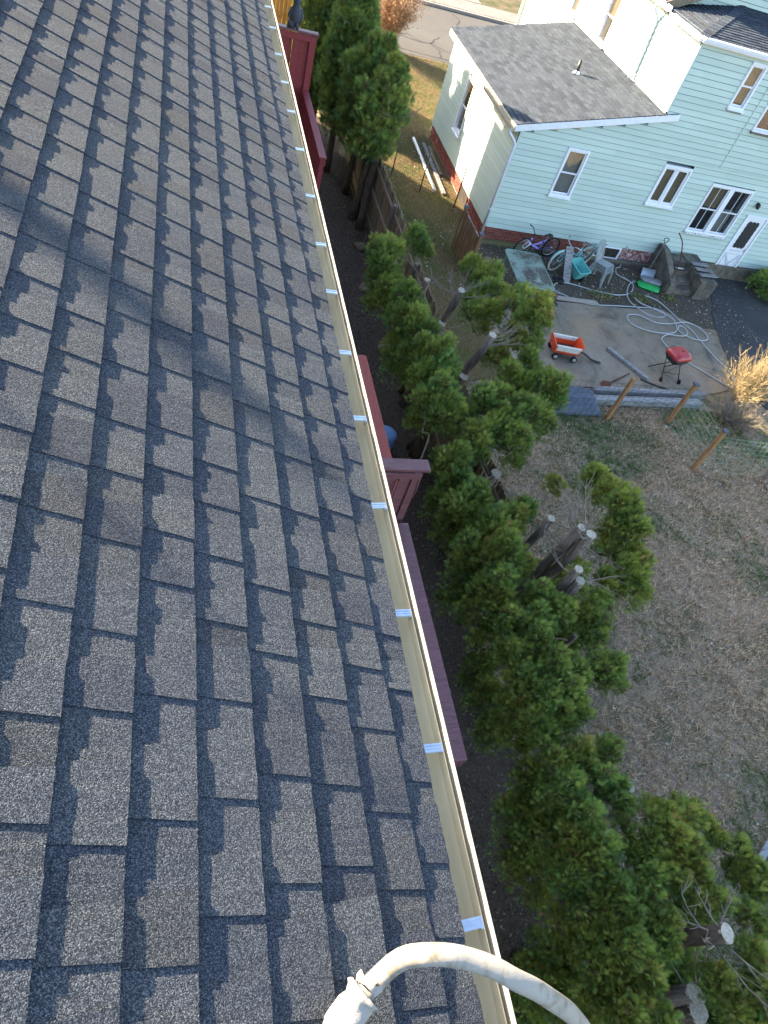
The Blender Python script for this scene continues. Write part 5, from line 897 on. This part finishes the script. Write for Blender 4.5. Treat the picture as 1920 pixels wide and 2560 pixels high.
tag(MB().tube(smooth_path([(4.15, 7.55, .02), (4.2, 7.75, .6), (4.40, 8.16, .98), (4.42, 8.30, 1.05), (4.35, 8.36, 1.0), (4.34, 8.42, 1.15), (4.33, 8.5, 1.35)], 5), .014, 7).build('hanging_cable', MAT['whitewall']), 'pale cable hanging by a dark trunk beside the blue barrel', 'cable')
tag(MB().tube([(7.74, 23.6, .06), (7.66, 20.0, .06)], .05, 10).build('downpipe_length', MAT['downpipe']), 'long white downpipe length lying in the side yard grass', 'pipe')
timber('loose_plank', (8.05, 23.4, .05), (7.95, 19.9, .05), .12, .05, 'grey_wood', 'long grey plank beside the white downpipe in the side yard', 'plank'); timber('loose_plank', (8.2, 23.2, .05), (8.15, 21.2, .05), .10, .04, 'old_wood', 'shorter brown plank against the side foundation', 'plank')
timber('loose_plank', (8.1, 1.05, .06), (8.9, 1.55, .06), .10, .04, 'bluegrey_wood', 'grey board at the right edge beside the yellow-tinged cedar', 'plank')

# ------------------------------------------------------------------ shrubs
def twig_bush(label, c_, h, rad, n, mat, leafcol=None, nleaf=0, name='bare_shrub', up=.9, lsize=.05):
    t = thing(name, c_, label, 'shrub'); mb = MB(); tips = []
    for i in range(n):
        a = random.uniform(0, 6.283); l = h * random.uniform(.6, 1.15); tilt = random.uniform(0, 1) ** .7 * rad / h; p = Vector(c_) + Vector((random.uniform(-.12, .12), random.uniform(-.12, .12), 0)); d_ = Vector((math.cos(a) * tilt, math.sin(a) * tilt, up)).normalized(); pts = [p]
        for k in range(5): d_ = (d_ + Vector((random.uniform(-.2, .2), random.uniform(-.2, .2), random.uniform(-.12, .1)))).normalized(); pts.append(pts[-1] + d_ * l / 5)
        mb.tube(pts, [.009, .008, .0065, .005, .004, .002], 4, False); tips += pts[2:]
        for k in (2, 3, 4):
            for q in range(3): e = (d_ + Vector((random.uniform(-1, 1), random.uniform(-1, 1), random.uniform(-.5, .8)))).normalized(); m_ = pts[k] + e * l * .13; m2 = m_ + (e + Vector((random.uniform(-.4, .4), random.uniform(-.4, .4), .2))).normalized() * l * .12; mb.tube([pts[k], m_, m2], [.005, .004, .002], 3, False); tips += [m_, m2]
    mb.build('stems', MAT[mat], t)
    if nleaf:
        T = np.array([tuple(v) for v in tips]); P = T[rng.integers(0, len(T), nleaf)] + rng.normal(size=(nleaf, 3)) * .05; u = rng.normal(size=(nleaf, 3)); u /= np.linalg.norm(u, axis=1)[:, None]; w = np.cross(u, rng.normal(size=(nleaf, 3))); w /= np.linalg.norm(w, axis=1)[:, None]; s_ = lsize * rng.uniform(.6, 1.3, nleaf)[:, None]
        V = np.stack([P - u * s_ * .5, P + w * s_ * .28, P + u * s_ * .5, P - w * s_ * .28], 1).reshape(-1, 3); C_ = np.repeat(np.array(leafcol)[rng.integers(0, len(leafcol), nleaf)] * rng.uniform(.7, 1.25, nleaf)[:, None], 4, 0)
        link('leaves', np_mesh('leaves', V, np.arange(4 * nleaf).reshape(-1, 4), tint_mat(name + '_leaf', .7, .2, .3), C_), t)
    return t
MAT['straw'] = M('straw_stem', (.42, .33, .19), (.30, .22, .12), 20, .8, .15); MAT['rust_twig'] = M('reddish_stem', (.34, .20, .12), (.24, .14, .08), 20, .8, .15)
twig_bush('golden sunlit bare shrub at the right edge of the driveway', (14.0, 11.25, .0), 1.35, 1.15, 110, 'straw', [(.52, .42, .20), (.46, .36, .16), (.36, .32, .12)], 900, 'bare_shrub', .8, .035)
twig_bush('low brown weedy shrub in front of the golden one', (13.2, 10.3, .0), .75, .9, 90, 'twig', [(.16, .17, .05), (.25, .18, .08)], 700, 'weedy_shrub', .6, .035)
twig_bush('orange-leaved bare shrub beside the street at the top edge', (8.43, 32.75, .0), 2.3, 1.5, 170, 'rust_twig', [(.30, .17, .09), (.26, .14, .08), (.34, .22, .13)], 3400, 'orange_shrub', .95, .085)
gs = thing('ivy_shrub', (18.3, 16.9, 0), 'dark green low shrub at the right edge by the concrete footing', 'shrub'); foliage([(18.0, 16.75, .25, .42), (18.5, 16.95, .3, .5), (18.3, 16.3, .2, .4), (18.9, 16.6, .3, .5)], 'crown', gs, .13, .7, 0, .8); MB().tube([(18.3, 16.8, 0), (18.35, 16.8, .4)], .03, 7).build('stem', MAT['bark'], gs)
# bare tree behind the house whose limb shades the shingles
bt = thing('bare_tree', (-9.6, 3.2, 0), 'leafless tree standing behind the shingled house, outside the picture', 'tree')
MB().tube(smooth_path([(-9.6, 3.2, 0), (-9.55, 3.25, 5), (-9.5, 3.3, 8.4), (-9.0, 3.75, 9.25), (-7.5, 5.0, 9.62), (-5.6, 6.55, 9.96), (-4.68, 7.30, 10.12)], 5), [.24] * 5 + [.22] * 5 + [.16] * 5 + [.09] * 5 + [.06] * 5 + [.05, .048, .046, .042, .036] + [.024], 10).build('trunk', MAT['bark'], bt)
MB().tube([(-9.5, 3.3, 8.2), (-9.9, 3.0, 10.5), (-10.2, 2.2, 13)], [.15, .1, .03], 8).build('branch', MAT['bark'], bt)
for (p, q) in (((-6.3, 6.0, 9.85), (-5.3, 5.6, 10.3)), ((-7.0, 5.4, 9.7), (-6.5, 6.5, 10.2)), ((-5.4, 6.7, 10.0), (-4.9, 6.5, 10.35))): MB().tube([p, ((p[0] + q[0]) / 2, (p[1] + q[1]) / 2, (p[2] + q[2]) / 2 + .08), q], [.02, .014, .005], 6).build('branch', MAT['bark'], bt)

# ------------------------------------------------------------------ grass blades, fallen leaves, chips
def blades(name, zone, n, keep, hgt=(.03, .065), tuft=0, wk=1.0):
    P = np.column_stack([rng.uniform(zone[0], zone[1], n), rng.uniform(zone[2], zone[3], n)])
    if tuft: P = np.repeat(P, tuft, 0) + rng.normal(size=(n * tuft, 2)) * .022
    g1 = np.array([mnoise.noise(Vector((p[0] * .5, p[1] * .5, 1.7))) + .6 * mnoise.noise(Vector((p[0] * 1.9, p[1] * 1.9, 4.2))) for p in P]); k = keep(P[:, 0], P[:, 1], g1); P = P[k]; g1 = g1[k]; n = len(P)
    a = rng.uniform(0, 6.283, n); lay = rng.uniform(.3, 1.5, n); h = rng.uniform(*hgt, n); w = rng.uniform(.003, .008, n) * wk; dx = np.cos(a); dy = np.sin(a); tip = np.column_stack([P[:, 0] + dx * h * lay, P[:, 1] + dy * h * lay, h * .9]); b0 = np.column_stack([P[:, 0] - dy * w, P[:, 1] + dx * w, np.full(n, .001)]); b1 = np.column_stack([P[:, 0] + dy * w, P[:, 1] - dx * w, np.full(n, .001)])
    green = (g1 + rng.normal(size=n) * .25 + .5 * np.exp(-((P[:, 0] - 5.4) / 1.1) ** 2) + (.5 * np.exp(-((P[:, 1] - 9.7) / 1.7) ** 2) if zone[3] < 12 else -.05)) > .42; dry = np.array([(.56, .41, .27), (.43, .30, .19), (.66, .51, .35), (.28, .19, .12)])[rng.integers(0, 4, n)] if zone[3] < 12 else np.array([(.26, .19, .09), (.20, .14, .065), (.30, .23, .12), (.14, .10, .05)])[rng.integers(0, 4, n)]; gr_ = np.array([(.095, .15, .05), (.07, .125, .045), (.13, .17, .06)])[rng.integers(0, 3, n)]
    C_ = np.where(green[:, None], gr_, dry) * rng.uniform(.7, 1.25, n)[:, None]; o = link(name, np_mesh(name, np.stack([b0, b1, tip], 1).reshape(-1, 3), np.arange(3 * n).reshape(-1, 3), GM, np.repeat(C_, 3, 0))); return o
GM = tint_mat('grass_blade', .8, .15, .25)
tag(blades('lawn_grass', (4.7, 14.2, -2.0, 10.7), 165000, lambda x, y, g: (x > 4.85 + .15 * g) & ~((x > 13.4) & (y > 9.5))), 'short straw-coloured winter grass with green patches over the near lawn', 'grass', kind='stuff')
tag(blades('grass_tufts', (4.8, 14.0, -1.5, 10.7), 5200, lambda x, y, g: (x > 4.9 + .15 * g) & ~((x > 13.4) & (y > 9.5)), (.045, .10), 12, 1.2), 'longer straw and green grass tufts standing out of the near lawn', 'grass', kind='stuff')
tag(blades('yard_grass', (5.1, 12.5, 9.8, 32.2), 120000, lambda x, y, g: ((x < 7.6) | (y > 24.4) | ((x < 8.3) & (y > 17.5))) & ~((x > 7.5) & (y < 24.2) & (y > 9.8) & (x > 8.3)), (.04, .09)), 'rough yellowing grass in the side yard between fence and house', 'grass', kind='stuff')
def litter(name, label, cat, zones, cols, size, mat, zz=.02):
    Ps = []
    for (x0, x1, y0, y1, n) in zones: Ps.append(np.column_stack([rng.uniform(x0, x1, n), rng.uniform(y0, y1, n), rng.uniform(zz, zz + .03, n)]))
    P = np.vstack(Ps); n = len(P); a = rng.uniform(0, 6.283, n); s_ = size * rng.uniform(.5, 1.3, n); u = np.column_stack([np.cos(a), np.sin(a), rng.uniform(-.4, .4, n)]) * s_[:, None]; w = np.column_stack([-np.sin(a), np.cos(a), rng.uniform(-.5, .5, n)]) * s_[:, None] * rng.uniform(.4, .8, n)[:, None]; cz = np.array([0, 0, 1]) * (s_ * rng.uniform(-.3, .4, n))[:, None]
    V = np.stack([P - u, P - u * .2 - w + cz, P + u, P - u * .2 + w + cz], 1).reshape(-1, 3); V[:, 2] = np.maximum(V[:, 2], zz - .008); T = np.arange(4 * n).reshape(-1, 4); F = np.vstack([T[:, [0, 1, 2]], T[:, [0, 2, 3]]]); C_ = np.array(cols)[rng.integers(0, len(cols), n)] * rng.uniform(.6, 1.3, n)[:, None]
    return tag(link(name, np_mesh(name, V, F, mat, np.repeat(C_, 4, 0))), label, cat, kind='stuff')
LM = tint_mat('dry_leaf', .8, .15, .2)
litter('fallen_leaves', 'dry brown leaves scattered over the lawn and along the timbers', 'leaves', [(4.8, 13.5, -1, 10.2, 800), (9.0, 13.0, 10.0, 10.6, 260), (5.0, 7.0, .5, 7.5, 200), (10.5, 13, 8.2, 9, 120), (5.2, 8.3, 14, 32, 900), (8.6, 14.2, 15.0, 17.3, 700), (14.2, 16.5, 13.5, 15.8, 160), (7.6, 9.6, 14.4, 17, 220), (5.0, 6.6, 1.0, 3.4, 120)], [(.30, .17, .09), (.20, .10, .06), (.40, .30, .22), (.48, .42, .36), (.26, .12, .07)], .032, LM)
litter('bark_chips', 'dark bark chips and dead cedar bits covering the mulch bed', 'mulch', [(2.6, 4.95, -1.5, 23, 15000), (3.2, 4.9, 11, 20, 3500)], [(.08, .06, .046), (.13, .098, .075), (.055, .042, .034), (.17, .13, .10), (.22, .17, .14)], .022, LM, .024)
litter('paint_flakes', 'white paint flakes and pebbles on the dirt by the house wall', 'debris', [(8.6, 14.2, 15.1, 17.2, 420), (14.6, 16.6, 14.0, 15.9, 380), (9.0, 14, 11.4, 14.8, 160), (15.5, 18, 15.6, 17.3, 160)], [(.55, .54, .52), (.40, .38, .35), (.30, .28, .25)], .014, LM, .042)
litter('ground_ivy', 'small yellow-green weeds growing in the dirt by the hose', 'weeds', [(11.2, 12.1, 15.1, 15.6, 260), (12.7, 13.3, 15.2, 15.7, 240), (13.9, 14.4, 15.5, 15.9, 160), (11.6, 13.6, 10.2, 10.7, 500), (12.9, 14.2, 8.9, 10.6, 500)], [(.18, .19, .05), (.24, .20, .07), (.10, .14, .04)], .03, LM, .03)
